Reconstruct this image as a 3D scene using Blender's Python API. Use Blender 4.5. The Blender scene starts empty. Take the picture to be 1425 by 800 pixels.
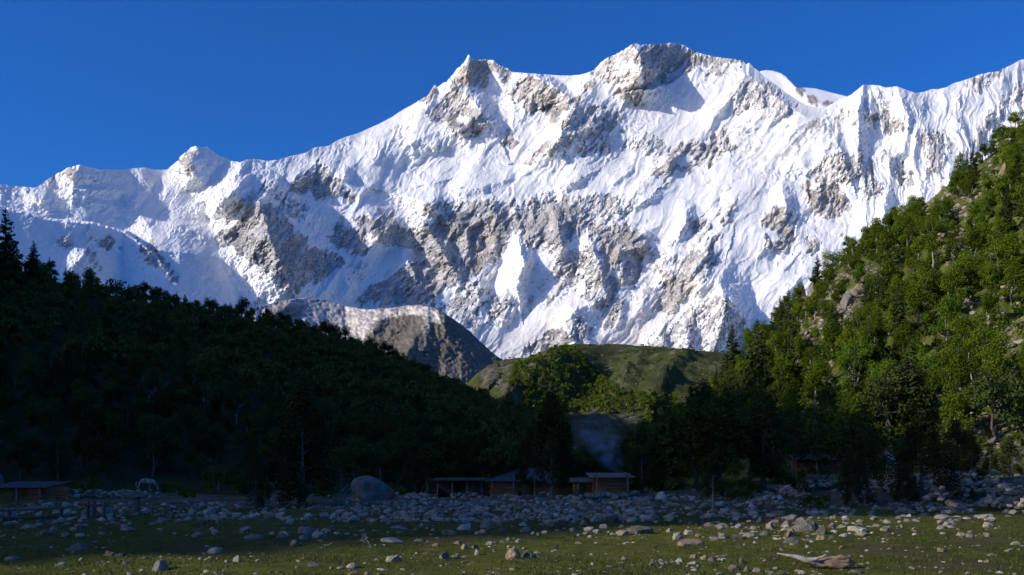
import bpy, math, random
import numpy as np
from mathutils import Vector, Quaternion, Matrix

# ------------------------------------------------------------------ camera, sky, sun, exposure
F, CX, HY, CZ = 1350.0, 712.5, 660.0, 2.2      # focal length / centre / horizon row on the 1425 px wide photograph, eye height
SUN_EL, SUN_AZ = 24.0, 68.0                     # sun height, and its bearing left of straight behind the camera
sc = bpy.context.scene
col = sc.collection
cam_d = bpy.data.cameras.new('camera')
cam = bpy.data.objects.new('camera', cam_d)
col.objects.link(cam)
cam.location = (0, 0, CZ)
cam.rotation_euler = (math.radians(90), 0, 0)
cam_d.sensor_width = 36.0
cam_d.lens = 36.0 * F / 1425.0
cam_d.shift_y = (HY - 400.0) / 1425.0
cam_d.clip_start = 0.5
cam_d.clip_end = 60000
sc.camera = cam

w = bpy.data.worlds.new('World')
sc.world = w
w.use_nodes = True
nt = w.node_tree
nt.nodes.clear()
sky = nt.nodes.new('ShaderNodeTexSky')
sky.sky_type = 'NISHITA'
sky.sun_disc = False
sky.sun_elevation = math.radians(SUN_EL)
sky.sun_rotation = math.radians(180.0 + SUN_AZ)
sky.altitude = 2300
sky.air_density = 1.0
sky.dust_density = 10.0
sky.ozone_density = 4.0
bg = nt.nodes.new('ShaderNodeBackground')
bg.inputs['Strength'].default_value = 0.135
wo = nt.nodes.new('ShaderNodeOutputWorld')
hs_ = nt.nodes.new('ShaderNodeHueSaturation')           # the deep, clear blue of high altitude
hs_.inputs['Saturation'].default_value = 1.75
hs_.inputs['Value'].default_value = 1.1
hs_.inputs['Hue'].default_value = .516
nt.links.new(sky.outputs[0], hs_.inputs['Color'])
nt.links.new(hs_.outputs[0], bg.inputs['Color'])
nt.links.new(bg.outputs[0], wo.inputs['Surface'])

a_, e_ = math.radians(SUN_AZ), math.radians(SUN_EL)
SUN = Vector((-math.sin(a_) * math.cos(e_), -math.cos(a_) * math.cos(e_), math.sin(e_)))
sd = bpy.data.lights.new('sun', 'SUN')
sd.energy = 3.8
sd.angle = math.radians(0.53)
sd.color = (1.0, 0.93, 0.82)
so = bpy.data.objects.new('sun', sd)
so.rotation_euler = SUN.to_track_quat('Z', 'Y').to_euler()
so.location = (-50, -40, 60)
col.objects.link(so)

sc.view_settings.view_transform = 'Standard'
sc.view_settings.look = 'None'
sc.view_settings.exposure = 0.18
sc.view_settings.gamma = 1.0
sc.cycles.max_bounces = 6
sc.cycles.diffuse_bounces = 3
sc.cycles.transparent_max_bounces = 8
sc.cycles.volume_bounces = 0
HAZE = 0.6e-5

# ------------------------------------------------------------------ numpy noise
_rs = np.random.RandomState(7)
_perm = np.concatenate([_rs.permutation(4096)] * 3)
_ang = _rs.rand(4096) * 2 * np.pi
_gx, _gy = np.cos(_ang), np.sin(_ang)
_g3 = _rs.normal(size=(4096, 3))
_g3 /= np.linalg.norm(_g3, axis=1)[:, None]

def pn(x, y, s=0):
    x = np.asarray(x, float) + s * 17.31; y = np.asarray(y, float) + s * 9.77
    xi = np.floor(x).astype(np.int64); yi = np.floor(y).astype(np.int64)
    fx, fy = x - xi, y - yi
    u = fx * fx * fx * (fx * (fx * 6 - 15) + 10); v = fy * fy * fy * (fy * (fy * 6 - 15) + 10)
    def g(ix, iy, dx, dy):
        h = _perm[_perm[(ix & 4095)] + (iy & 4095)]
        return _gx[h] * dx + _gy[h] * dy
    a = g(xi, yi, fx, fy); b = g(xi + 1, yi, fx - 1, fy)
    c = g(xi, yi + 1, fx, fy - 1); d = g(xi + 1, yi + 1, fx - 1, fy - 1)
    return 1.5 * ((a + u * (b - a)) * (1 - v) + v * (c + u * (d - c)))

def fbm(x, y, o=4, s=0, p=.5):
    r, a = 0, 1.0
    for i in range(o):
        r = r + a * pn(x * 2 ** i, y * 2 ** i, s + i); a *= p
    return r

def ridged(x, y, o=4, s=0, p=.5):
    r, a, wgt = 0, 1.0, 1.0
    for i in range(o):
        n = (1 - np.abs(pn(x * 2 ** i, y * 2 ** i, s + i))) ** 2
        r = r + a * n * wgt; wgt = np.clip(n * 1.4, 0, 1); a *= p
    return r

def pn3(v, s=0):
    v = np.asarray(v, float) + s * 13.7
    i = np.floor(v).astype(np.int64); f = v - i
    u = f * f * f * (f * (f * 6 - 15) + 10)
    out = 0
    for dx in (0, 1):
        for dy in (0, 1):
            for dz in (0, 1):
                h = _perm[_perm[_perm[(i[:, 0] + dx) & 4095] + ((i[:, 1] + dy) & 4095)] + ((i[:, 2] + dz) & 4095)]
                dd = f - np.array([dx, dy, dz])
                wgt = (u[:, 0] if dx else 1 - u[:, 0]) * (u[:, 1] if dy else 1 - u[:, 1]) * (u[:, 2] if dz else 1 - u[:, 2])
                out = out + wgt * (dd * _g3[h]).sum(1)
    return out * 1.5

# ------------------------------------------------------------------ scene helpers
def tag(o, label=None, cat=None, group=None, kind=None):
    if label: o['label'] = label
    if cat: o['category'] = cat
    if group: o['group'] = group
    if kind: o['kind'] = kind
    return o

def np_mesh(name, verts, faces, smooth=False, colors=None, mats=(), midx=None):
    """verts (n,3), faces (m,3|4) int arrays -> mesh"""
    me = bpy.data.meshes.new(name)
    verts = np.asarray(verts, np.float32); faces = np.asarray(faces, np.int32)
    k = faces.shape[1]
    me.vertices.add(len(verts)); me.vertices.foreach_set('co', verts.ravel())
    me.loops.add(faces.size); me.loops.foreach_set('vertex_index', faces.ravel())
    me.polygons.add(len(faces))
    me.polygons.foreach_set('loop_start', np.arange(0, faces.size, k, dtype=np.int32))
    try: me.polygons.foreach_set('loop_total', np.full(len(faces), k, np.int32))
    except Exception: pass
    for m in mats: me.materials.append(m)
    if midx is not None: me.polygons.foreach_set('material_index', np.asarray(midx, np.int32))
    me.polygons.foreach_set('use_smooth', np.full(len(faces), bool(smooth)))
    me.update(calc_edges=True)
    if colors is not None:
        for nm, arr in colors.items():
            at = me.color_attributes.new(nm, 'FLOAT_COLOR', 'POINT')
            c4 = np.ones((len(verts), 4), np.float32); c4[:, :3] = arr
            at.data.foreach_set('color', c4.ravel())
    me.validate()
    return me

def link(name, me, parent=None):
    o = bpy.data.objects.new(name, me)
    col.objects.link(o)
    if parent: o.parent = parent
    return o

def empty(name, loc, rz=0, sc_=1):
    o = bpy.data.objects.new(name, None)
    o.empty_display_size = .3
    o.location = loc; o.rotation_euler = (0, 0, rz); o.scale = (sc_, sc_, sc_) if not hasattr(sc_, '__len__') else sc_
    col.objects.link(o)
    return o

def copy_tree(src, parent=None):
    c = src.copy(); col.objects.link(c)
    if parent: c.parent = parent
    for ch in src.children: copy_tree(ch, c)
    return c

def grid_faces(nr, nc):
    i = np.arange(nr * nc).reshape(nr, nc)
    return np.stack([i[:-1, :-1].ravel(), i[1:, :-1].ravel(), i[1:, 1:].ravel(), i[:-1, 1:].ravel()], 1)

# ------------------------------------------------------------------ materials
def new_mat(name):
    m = bpy.data.materials.new(name); m.use_nodes = True
    n = m.node_tree.nodes; n.clear()
    out = n.new('ShaderNodeOutputMaterial')
    return m, n, m.node_tree.links, out

def surf(name, c1, c2, scale=3.0, rough=.9, bump=.3, bscale=None, attr=None, rnd=0.0, detail=6, spec=.2, stretch=None, bdist=.05):
    """noise-mottled diffuse-ish surface; attr multiplies in a colour attribute; rnd shifts value per object"""
    m, n, l, out = new_mat(name)
    p = n.new('ShaderNodeBsdfPrincipled'); l.new(p.outputs[0], out.inputs[0])
    p.inputs['Roughness'].default_value = rough
    p.inputs['Specular IOR Level'].default_value = spec
    tc = n.new('ShaderNodeTexCoord')
    src = tc.outputs['Object']
    if stretch:
        mp = n.new('ShaderNodeMapping'); l.new(src, mp.inputs[0]); mp.inputs['Scale'].default_value = stretch; src = mp.outputs[0]
    nz = n.new('ShaderNodeTexNoise'); l.new(src, nz.inputs['Vector'])
    nz.inputs['Scale'].default_value = scale; nz.inputs['Detail'].default_value = detail; nz.inputs['Roughness'].default_value = .62
    rp = n.new('ShaderNodeValToRGB'); l.new(nz.outputs['Fac'], rp.inputs[0])
    rp.color_ramp.elements[0].position = .33; rp.color_ramp.elements[1].position = .68
    rp.color_ramp.elements[0].color = (*c1, 1); rp.color_ramp.elements[1].color = (*c2, 1)
    cur = rp.outputs[0]
    if attr:
        at = n.new('ShaderNodeAttribute'); at.attribute_name = attr
        mx = n.new('ShaderNodeMix'); mx.data_type = 'RGBA'; mx.blend_type = 'MULTIPLY'; mx.inputs[0].default_value = 1
        l.new(cur, mx.inputs[6]); l.new(at.outputs['Color'], mx.inputs[7]); cur = mx.outputs[2]
    if rnd:
        oi = n.new('ShaderNodeObjectInfo')
        mr = n.new('ShaderNodeMapRange'); l.new(oi.outputs['Random'], mr.inputs[0])
        mr.inputs[3].default_value = 1 - rnd; mr.inputs[4].default_value = 1 + rnd
        hs = n.new('ShaderNodeHueSaturation'); l.new(mr.outputs[0], hs.inputs['Value']); l.new(cur, hs.inputs['Color'])
        mr2 = n.new('ShaderNodeMapRange'); 
        ml = n.new('ShaderNodeMath'); ml.operation = 'MULTIPLY'; ml.inputs[1].default_value = 7.31
        fr = n.new('ShaderNodeMath'); fr.operation = 'FRACT'
        l.new(oi.outputs['Random'], ml.inputs[0]); l.new(ml.outputs[0], fr.inputs[0]); l.new(fr.outputs[0], mr2.inputs[0])
        mr2.inputs[3].default_value = .5 - rnd * .05; mr2.inputs[4].default_value = .5 + rnd * .05
        l.new(mr2.outputs[0], hs.inputs['Hue'])
        cur = hs.outputs[0]
    l.new(cur, p.inputs['Base Color'])
    if bump:
        nb = n.new('ShaderNodeTexNoise'); l.new(src, nb.inputs['Vector'])
        nb.inputs['Scale'].default_value = bscale or scale * 3; nb.inputs['Detail'].default_value = 8
        bp = n.new('ShaderNodeBump'); bp.inputs['Strength'].default_value = bump; bp.inputs['Distance'].default_value = bdist
        l.new(nb.outputs['Fac'], bp.inputs['Height']); l.new(bp.outputs[0], p.inputs['Normal'])
    return m

def leaf_mat(name, c1, c2, trans=.35, rnd=.25, scale=.35):
    m, n, l, out = new_mat(name)
    tc = n.new('ShaderNodeTexCoord')
    nz = n.new('ShaderNodeTexNoise'); l.new(tc.outputs['Object'], nz.inputs['Vector'])
    nz.inputs['Scale'].default_value = scale; nz.inputs['Detail'].default_value = 5
    rp = n.new('ShaderNodeValToRGB'); l.new(nz.outputs['Fac'], rp.inputs[0])
    rp.color_ramp.elements[0].position = .35; rp.color_ramp.elements[1].position = .65
    rp.color_ramp.elements[0].color = (*c1, 1); rp.color_ramp.elements[1].color = (*c2, 1)
    oi = n.new('ShaderNodeObjectInfo')
    mr = n.new('ShaderNodeMapRange'); l.new(oi.outputs['Random'], mr.inputs[0])
    mr.inputs[3].default_value = 1 - rnd; mr.inputs[4].default_value = 1 + rnd
    ml = n.new('ShaderNodeMath'); ml.operation = 'MULTIPLY'; ml.inputs[1].default_value = 9.17
    fr = n.new('ShaderNodeMath'); fr.operation = 'FRACT'
    mr2 = n.new('ShaderNodeMapRange'); mr2.inputs[3].default_value = .485; mr2.inputs[4].default_value = .512
    l.new(oi.outputs['Random'], ml.inputs[0]); l.new(ml.outputs[0], fr.inputs[0]); l.new(fr.outputs[0], mr2.inputs[0])
    hs = n.new('ShaderNodeHueSaturation')
    l.new(mr.outputs[0], hs.inputs['Value']); l.new(mr2.outputs[0], hs.inputs['Hue']); l.new(rp.outputs[0], hs.inputs['Color'])
    d = n.new('ShaderNodeBsdfDiffuse'); t = n.new('ShaderNodeBsdfTranslucent'); mx = n.new('ShaderNodeMixShader')
    mx.inputs[0].default_value = trans
    l.new(hs.outputs[0], d.inputs['Color']); l.new(hs.outputs[0], t.inputs['Color'])
    l.new(d.outputs[0], mx.inputs[1]); l.new(t.outputs[0], mx.inputs[2]); l.new(mx.outputs[0], out.inputs[0])
    return m

def attr_mat(name, rough=.85, n1=.25, scale=.02, fine=None, spec=.15, bump=0, bscale=.05, bdist=3.0):
    """base colour straight from the material's own colour attribute (rock / snow / turf pattern), mottled by noise"""
    m, n, l, out = new_mat(name)
    p = n.new('ShaderNodeBsdfPrincipled'); l.new(p.outputs[0], out.inputs[0])
    p.inputs['Roughness'].default_value = rough; p.inputs['Specular IOR Level'].default_value = spec
    at = n.new('ShaderNodeAttribute'); at.attribute_name = 'Col'
    tc = n.new('ShaderNodeTexCoord')
    nz = n.new('ShaderNodeTexNoise'); l.new(tc.outputs['Object'], nz.inputs['Vector'])
    nz.inputs['Scale'].default_value = scale; nz.inputs['Detail'].default_value = 8; nz.inputs['Roughness'].default_value = .7
    mr = n.new('ShaderNodeMapRange'); l.new(nz.outputs['Fac'], mr.inputs[0])
    mr.inputs[1].default_value = .3; mr.inputs[2].default_value = .7
    mr.inputs[3].default_value = 1 - n1; mr.inputs[4].default_value = 1 + n1
    hs = n.new('ShaderNodeVectorMath'); hs.operation = 'SCALE'
    l.new(at.outputs['Color'], hs.inputs[0]); l.new(mr.outputs[0], hs.inputs['Scale'])
    l.new(hs.outputs[0], p.inputs['Base Color'])
    if bump:
        nb = n.new('ShaderNodeTexNoise'); l.new(tc.outputs['Object'], nb.inputs['Vector'])
        nb.inputs['Scale'].default_value = bscale; nb.inputs['Detail'].default_value = 9; nb.inputs['Roughness'].default_value = .65
        bp = n.new('ShaderNodeBump'); bp.inputs['Strength'].default_value = bump; bp.inputs['Distance'].default_value = bdist
        l.new(nb.outputs['Fac'], bp.inputs['Height']); l.new(bp.outputs[0], p.inputs['Normal'])
    return m
# ------------------------------------------------------------------ the snow mountain
SKYL = [(-900, 470), (-600, 380), (-350, 300), (-200, 270), (-100, 262), (0, 256), (20, 259), (50, 261), (62, 252), (72, 246), (80, 241), (86, 239), (94, 233),
 (100, 232), (106, 230), (112, 229), (118, 231), (128, 233), (140, 236), (148, 235), (156, 236), (170, 236), (185, 234), (200, 233), (215, 236), (232, 236),
 (242, 228), (249, 222), (250, 218), (258, 212), (266, 205), (272, 203), (278, 205), (288, 204), (294, 209), (304, 216), (320, 223), (334, 226), (342, 222),
 (352, 221), (362, 222), (370, 224), (388, 222), (404, 217), (420, 214), (427, 212), (434, 206), (445, 204), (456, 203), (470, 195), (482, 190),
 (496, 186), (512, 179), (528, 172), (545, 163), (560, 153), (575, 145), (587, 137), (594, 134), (599, 128), (604, 117), (608, 121), (614, 117), (622, 113), (630, 104), (636, 95),
 (642, 91), (648, 83), (652, 76), (656, 81), (662, 83), (668, 83), (676, 82), (682, 83), (687, 84), (692, 89), (700, 92), (706, 95), (713, 100), (724, 101), (738, 102), (752, 103), (766, 104), (780, 105), (795, 105), (806, 104), (815, 102), (827, 97),
 (836, 87), (846, 80), (856, 76), (866, 70), (874, 65), (880, 61), (886, 60), (892, 63), (898, 61), (908, 62), (916, 61), (924, 61), (934, 59), (944, 61), (952, 63), (958, 67), (966, 71), (978, 75), (990, 77),
 (996, 79), (1008, 81), (1020, 82), (1028, 84), (1034, 84), (1038, 90), (1042, 87), (1048, 93), (1056, 99), (1064, 107), (1074, 113), (1084, 121), (1094, 129), (1102, 134),
 (1112, 141), (1124, 147), (1138, 150), (1150, 149), (1160, 143), (1172, 137), (1184, 132), (1194, 124), (1201, 118), (1212, 118), (1224, 119), (1232, 122),
 (1240, 121), (1248, 120), (1256, 123), (1264, 126), (1274, 129), (1285, 128), (1296, 124), (1306, 124), (1318, 121), (1326, 116), (1340, 112), (1352, 108),
 (1362, 104), (1374, 101), (1390, 99), (1396, 95), (1406, 91), (1413, 87), (1420, 83), (1430, 82), (1450, 92), (1500, 80), (1600, 130), (1800, 220), (2100, 330), (2400, 430)]
ROCK = [  # outline, strength, warm tint
 ([(470,300),(560,290),(700,278),(860,270),(960,290),(1010,330),(1030,420),(1040,505),(880,505),(800,450),(700,470),(620,460),(540,425),(470,420)],.40,.35), ([(850,150),(960,120),(1100,140),(1230,160),(1240,260),(1180,330),(1060,350),(960,300),(860,270),(800,230)],.27,.4), ([(560,190),(640,180),(700,215),(820,215),(860,260),(700,270),(600,262)],.2,.4),
 ([(88,243),(97,232),(104,238),(104,252),(98,254),(94,243)],.8,.3), ([(70,250),(80,241),(83,245),(72,253)],.6,.3),
 ([(249,224),(258,213),(272,204),(276,208),(266,224),(273,240),(267,240),(258,238),(252,229)],.75,.4),
 ([(397,262),(412,244),(430,238),(444,224),(452,236),(462,246),(480,262),(497,276),(490,284),(470,272),(455,278),(430,269),(407,272)],.85,.1),
 ([(358,278),(343,292),(328,305),(312,318),(297,334),(310,340),(328,346),(341,359),(356,367),(371,379),(387,379),(392,398),(414,405),(424,396),(450,392),(470,382),(484,366),(475,358),(450,350),(432,338),(420,325),(407,318),(398,300),(382,286),(370,281)],.93,.1),
 ([(455,330),(470,316),(488,313),(506,325),(523,346),(515,356),(495,355),(470,345)],.85,.1),
 ([(316,290),(330,282),(350,270),(362,266),(350,280),(332,296),(318,300)],.5,.2), ([(362,262),(375,256),(392,256),(388,266),(370,272)],.5,.2),
 ([(385,276),(400,272),(420,280),(428,292),(418,306),(400,300),(392,288)],.55,.1),
 ([(492,305),(505,298),(520,306),(545,297),(557,310),(576,325),(592,312),(610,302),(640,290),(665,282),(690,284),(715,292),(735,284),(760,276),(792,276),(810,290),(800,330),(790,348),(770,342),(748,338),(735,345),(728,330),(716,320),(704,342),(690,362),(668,382),(645,390),(625,402),(606,416),(590,424),(560,426),(530,424),(508,416),(500,392),(530,388),(562,372),(576,356),(560,342),(540,344),(520,330),(500,320)],.93,.3),
 ([(645,305),(675,296),(690,310),(695,335),(685,360),(660,378),(650,350)],1.0,.75), ([(588,308),(594,312),(618,344),(642,392),(634,396),(612,352)],1,.8),
 ([(590,285),(610,283),(630,282),(640,278),(620,292),(600,298),(588,296)],.7,.3), ([(625,288),(660,278),(680,276),(715,282),(705,292),(665,288),(640,296)],.6,.3),
 ([(715,285),(740,276),(775,278),(770,286),(735,290)],.7,.3),
 ([(735,345),(770,340),(800,345),(812,360),(800,372),(775,370),(750,360),(735,356)],.55,.2),
 ([(765,360),(790,355),(808,370),(804,392),(782,398),(770,385)],.7,.2),
 ([(780,275),(850,270),(872,286),(846,305),(836,315),(836,375),(850,385),(845,420),(820,425),(800,440),(788,420),(800,395),(782,382),(770,342),(786,300)],.56,.3),
 ([(830,318),(845,312),(874,310),(882,322),(907,335),(905,346),(880,350),(868,366),(850,376),(838,378),(834,350)],.88,.6),
 ([(872,354),(895,350),(895,382),(886,400),(868,396),(861,378)],.8,.15), ([(805,395),(830,380),(850,380),(836,400),(812,420),(800,424)],.85,.45),
 ([(921,380),(945,376),(970,388),(966,410),(948,420),(937,432),(926,447),(900,438),(908,425),(920,410)],.9,.5),
 ([(940,365),(965,350),(985,340),(1000,350),(985,368),(972,388),(955,384)],.65,.4),
 ([(850,388),(862,385),(858,410),(867,425),(855,455),(838,461),(845,432),(815,428),(804,430),(835,410)],.8,.3),
 ([(905,472),(935,440),(965,421),(1000,414),(1014,430),(1030,450),(1042,480),(1034,503),(930,503),(893,482)],.52,.2),
 ([(1000,418),(1010,418),(1030,440),(1045,470),(1046,500),(1020,490),(1008,450)],.75,.1),
 ([(728,482),(754,469),(767,454),(797,464),(801,475),(768,487),(728,488)],.85,.25), ([(786,446),(800,434),(820,445),(836,461),(825,471),(800,476),(790,466)],.6,.1),
 ([(588,424),(620,402),(650,390),(668,392),(668,420),(662,456),(650,456),(630,436),(610,430)],.6,.25), ([(630,405),(645,404),(644,422),(632,424)],1,.5),
 ([(668,420),(690,405),(712,416),(700,440),(680,446),(668,452)],.6,.25), ([(682,396),(700,392),(712,400),(706,412),(690,408)],.45,.3),
 ([(588,139),(598,128),(605,116),(609,120),(606,131),(598,141)],.95,.85),
 ([(622,122),(626,112),(634,98),(644,90),(652,75),(658,81),(672,82),(684,82),(692,88),(700,91),(714,99),(710,112),(703,118),(697,108),(690,104),(685,100),(682,108),(680,120),(656,124),(648,126),(640,122),(628,125)],.9,.45),
 ([(632,100),(644,92),(648,105),(650,118),(642,122),(634,114)],1,1.0), ([(684,84),(692,90),(694,104),(700,114),(697,118),(688,104)],1,.8),
 ([(588,158),(600,150),(612,140),(625,130),(640,125),(650,135),(660,145),(671,155),(683,170),(673,186),(660,196),(645,193),(632,182),(620,168),(602,168)],.68,.4),
 ([(706,132),(718,118),(730,105),(746,106),(766,118),(792,136),(788,152),(780,176),(768,180),(762,160),(748,152),(732,142),(714,140)],.82,.5),
 ([(694,184),(708,180),(716,198),(712,208),(702,202)],.7,.4), ([(728,140),(745,138),(758,150),(748,156),(732,154)],.9,.6),
 ([(879,60),(860,71),(840,84),(827,97),(815,114),(805,130),(796,148),(786,172),(794,176),(804,150),(816,126),(834,116),(850,114),(868,118),(890,108),(894,95),(890,76)],.6,.6),
 ([(856,128),(870,116),(886,112),(894,125),(891,140),(885,148),(872,138),(866,152),(859,142)],.85,.55),
 ([(880,58),(900,58),(925,56),(945,59),(970,68),(992,74),(1010,78),(1036,82),(1036,88),(1012,90),(992,94),(968,94),(956,88),(950,96),(930,106),(905,120),(892,122),(893,100),(888,78)],.8,.15),
 ([(984,103),(990,90),(994,81),(1003,91),(1002,104)],.95,.6), ([(1005,101),(1010,88),(1018,95),(1012,104)],.9,.6), ([(955,92),(962,88),(968,94),(960,97)],.8,.5),
 ([(790,150),(850,146),(866,163),(846,186),(850,200),(836,216),(815,219),(800,205),(786,216),(779,200),(790,176)],.55,.4),
 ([(742,212),(760,202),(775,190),(785,186),(790,196),(775,206),(752,222)],.6,.6), ([(722,232),(735,220),(745,212),(746,224),(732,238)],.6,.5),
 ([(864,206),(886,194),(906,184),(920,178),(940,174),(936,192),(920,208),(908,220),(905,212),(888,210)],.5,.35), ([(906,206),(930,182),(940,178),(934,196),(916,214)],.9,.1),
 ([(905,241),(918,225),(930,210),(945,199),(966,196),(986,200),(1000,185),(1016,180),(1022,206),(996,216),(986,230),(960,236),(942,240),(926,256),(919,246)],.76,.4),
 ([(1008,136),(1024,124),(1036,114),(1054,108),(1075,114),(1089,132),(1068,153),(1046,146),(1040,159),(1010,162),(1030,142)],.55,.35),
 ([(1074,166),(1090,150),(1100,142),(1109,147),(1096,160)],.6,.5), ([(1000,182),(1030,170),(1060,180),(1080,196),(1060,210),(1030,205)],.32,.4), ([(1085,205),(1110,185),(1130,170),(1142,176),(1120,200),(1096,222)],.45,.4),
 ([(1150,178),(1166,158),(1180,152),(1184,160),(1168,176),(1156,188)],.5,.3),
 ([(1206,162),(1220,156),(1233,152),(1257,168),(1262,180),(1250,180),(1234,188),(1218,176)],.68,.35),
 ([(1276,196),(1288,180),(1310,184),(1326,196),(1322,214),(1312,240),(1290,244),(1286,216)],.6,.3),
 ([(1338,116),(1356,105),(1380,95),(1400,90),(1392,106),(1374,126),(1356,124)],.52,.3), ([(1366,178),(1382,150),(1405,126),(1430,108),(1430,142),(1402,152),(1376,190)],.5,.3), ([(1352,200),(1366,176),(1378,182),(1362,210)],.6,.3),
 ([(1114,252),(1132,240),(1156,246),(1175,260),(1182,290),(1165,302),(1146,298),(1129,294)],.92,.75),
 ([(1058,302),(1075,284),(1096,290),(1101,310),(1112,340),(1096,352),(1070,346)],.85,.75), ([(1118,330),(1130,322),(1140,340),(1132,352),(1120,350)],.6,.4),
 ([(1118,242),(1150,224),(1166,206),(1182,222),(1196,212),(1212,226),(1222,246),(1238,258),(1224,262),(1196,250),(1180,262),(1150,246)],.62,.3),
 ([(1186,262),(1210,252),(1236,262),(1230,272),(1205,270)],.55,.3), ([(1236,214),(1256,226),(1270,250),(1262,262),(1244,244)],.55,.3),
 ([(955,305),(975,300),(985,312),(970,322),(958,318)],.6,.3), ([(925,300),(945,282),(955,276),(950,292),(935,312),(922,318)],.6,.35), ([(1000,300),(1015,288),(1028,280),(1022,298),(1004,316)],.6,.5), ([(975,335),(995,318),(1008,312),(1000,330),(982,345)],.55,.5),
 ([(985,362),(1005,356),(1006,376),(992,384)],.7,.3),
 ([(190,331),(198,337),(205,345),(213,334),(221,345),(229,360),(240,380),(248,394),(236,388),(220,372),(205,362),(195,350)],.92,.1),
 ([(80,330),(95,327),(101,340),(86,343)],.6,.0), ([(128,332),(150,333),(168,346),(145,346)],.85,.0), ([(120,345),(132,345),(136,362),(142,372),(132,372),(121,360)],.65,.1),
 ([(495,330),(510,338),(520,352),(505,356),(492,345)],.6,.1), ([(440,400),(452,397),(458,408),(446,412)],.7,.3), ([(492,395),(505,390),(512,402),(500,408)],.6,.2), ([(486,412),(512,405),(520,422),(498,426)],.8,.1),
]
SNOW = [
 [(650,474),(700,455),(760,430),(800,404),(830,430),(790,446),(752,464),(728,482),(700,494),(660,484)], [(800,482),(860,455),(900,424),(932,440),(900,470),(890,498),(800,503)], [(985,388),(1020,330),(1040,300),(1090,250),(1112,262),(1056,300),(1052,352),(1102,382),(1060,440),(1022,430),(1010,405)],
 [(600,214),(660,190),(700,225),(745,232),(850,216),(884,245),(840,268),(760,268),(640,278),(590,262)], [(880,300),(940,258),(1000,238),(1060,235),(1040,262),(960,300),(935,335),(905,330)], [(900,160),(960,120),(1000,130),(985,180),(930,200),(905,182)],  # snow fields lying inside the rock
 [(524,338),(545,345),(574,347),(560,365),(535,378),(508,363),(515,345)], [(422,402),(445,396),(465,376),(482,370),(490,385),(500,393),(520,386),(540,378),(556,372),(545,386),(516,396),(495,419),(465,418),(440,422)],
 [(712,335),(722,318),(728,345),(752,352),(772,350),(768,375),(745,395),(742,408),(724,424),(712,412),(718,394),(716,372),(700,372),(706,352)], [(602,420),(618,404),(640,392),(634,410),(622,426)],
 [(688,385),(700,372),(716,378),(720,410),(705,400),(696,412),(684,400)], [(800,400),(812,390),(818,402),(806,416),(796,412)], [(795,332),(815,325),(822,340),(805,350),(795,346)],
 [(683,104),(690,100),(696,112),(700,118),(690,126),(680,122)], [(862,84),(880,86),(888,96),(876,104),(858,98)], [(640,160),(652,164),(648,172),(634,170)],
 [(940,222),(958,215),(966,224),(948,232)], [(1132,250),(1142,256),(1138,266),(1128,262)], [(668,430),(676,425),(680,442),(672,452)], [(1066,318),(1078,322),(1082,334),(1070,332)],
]
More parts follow.
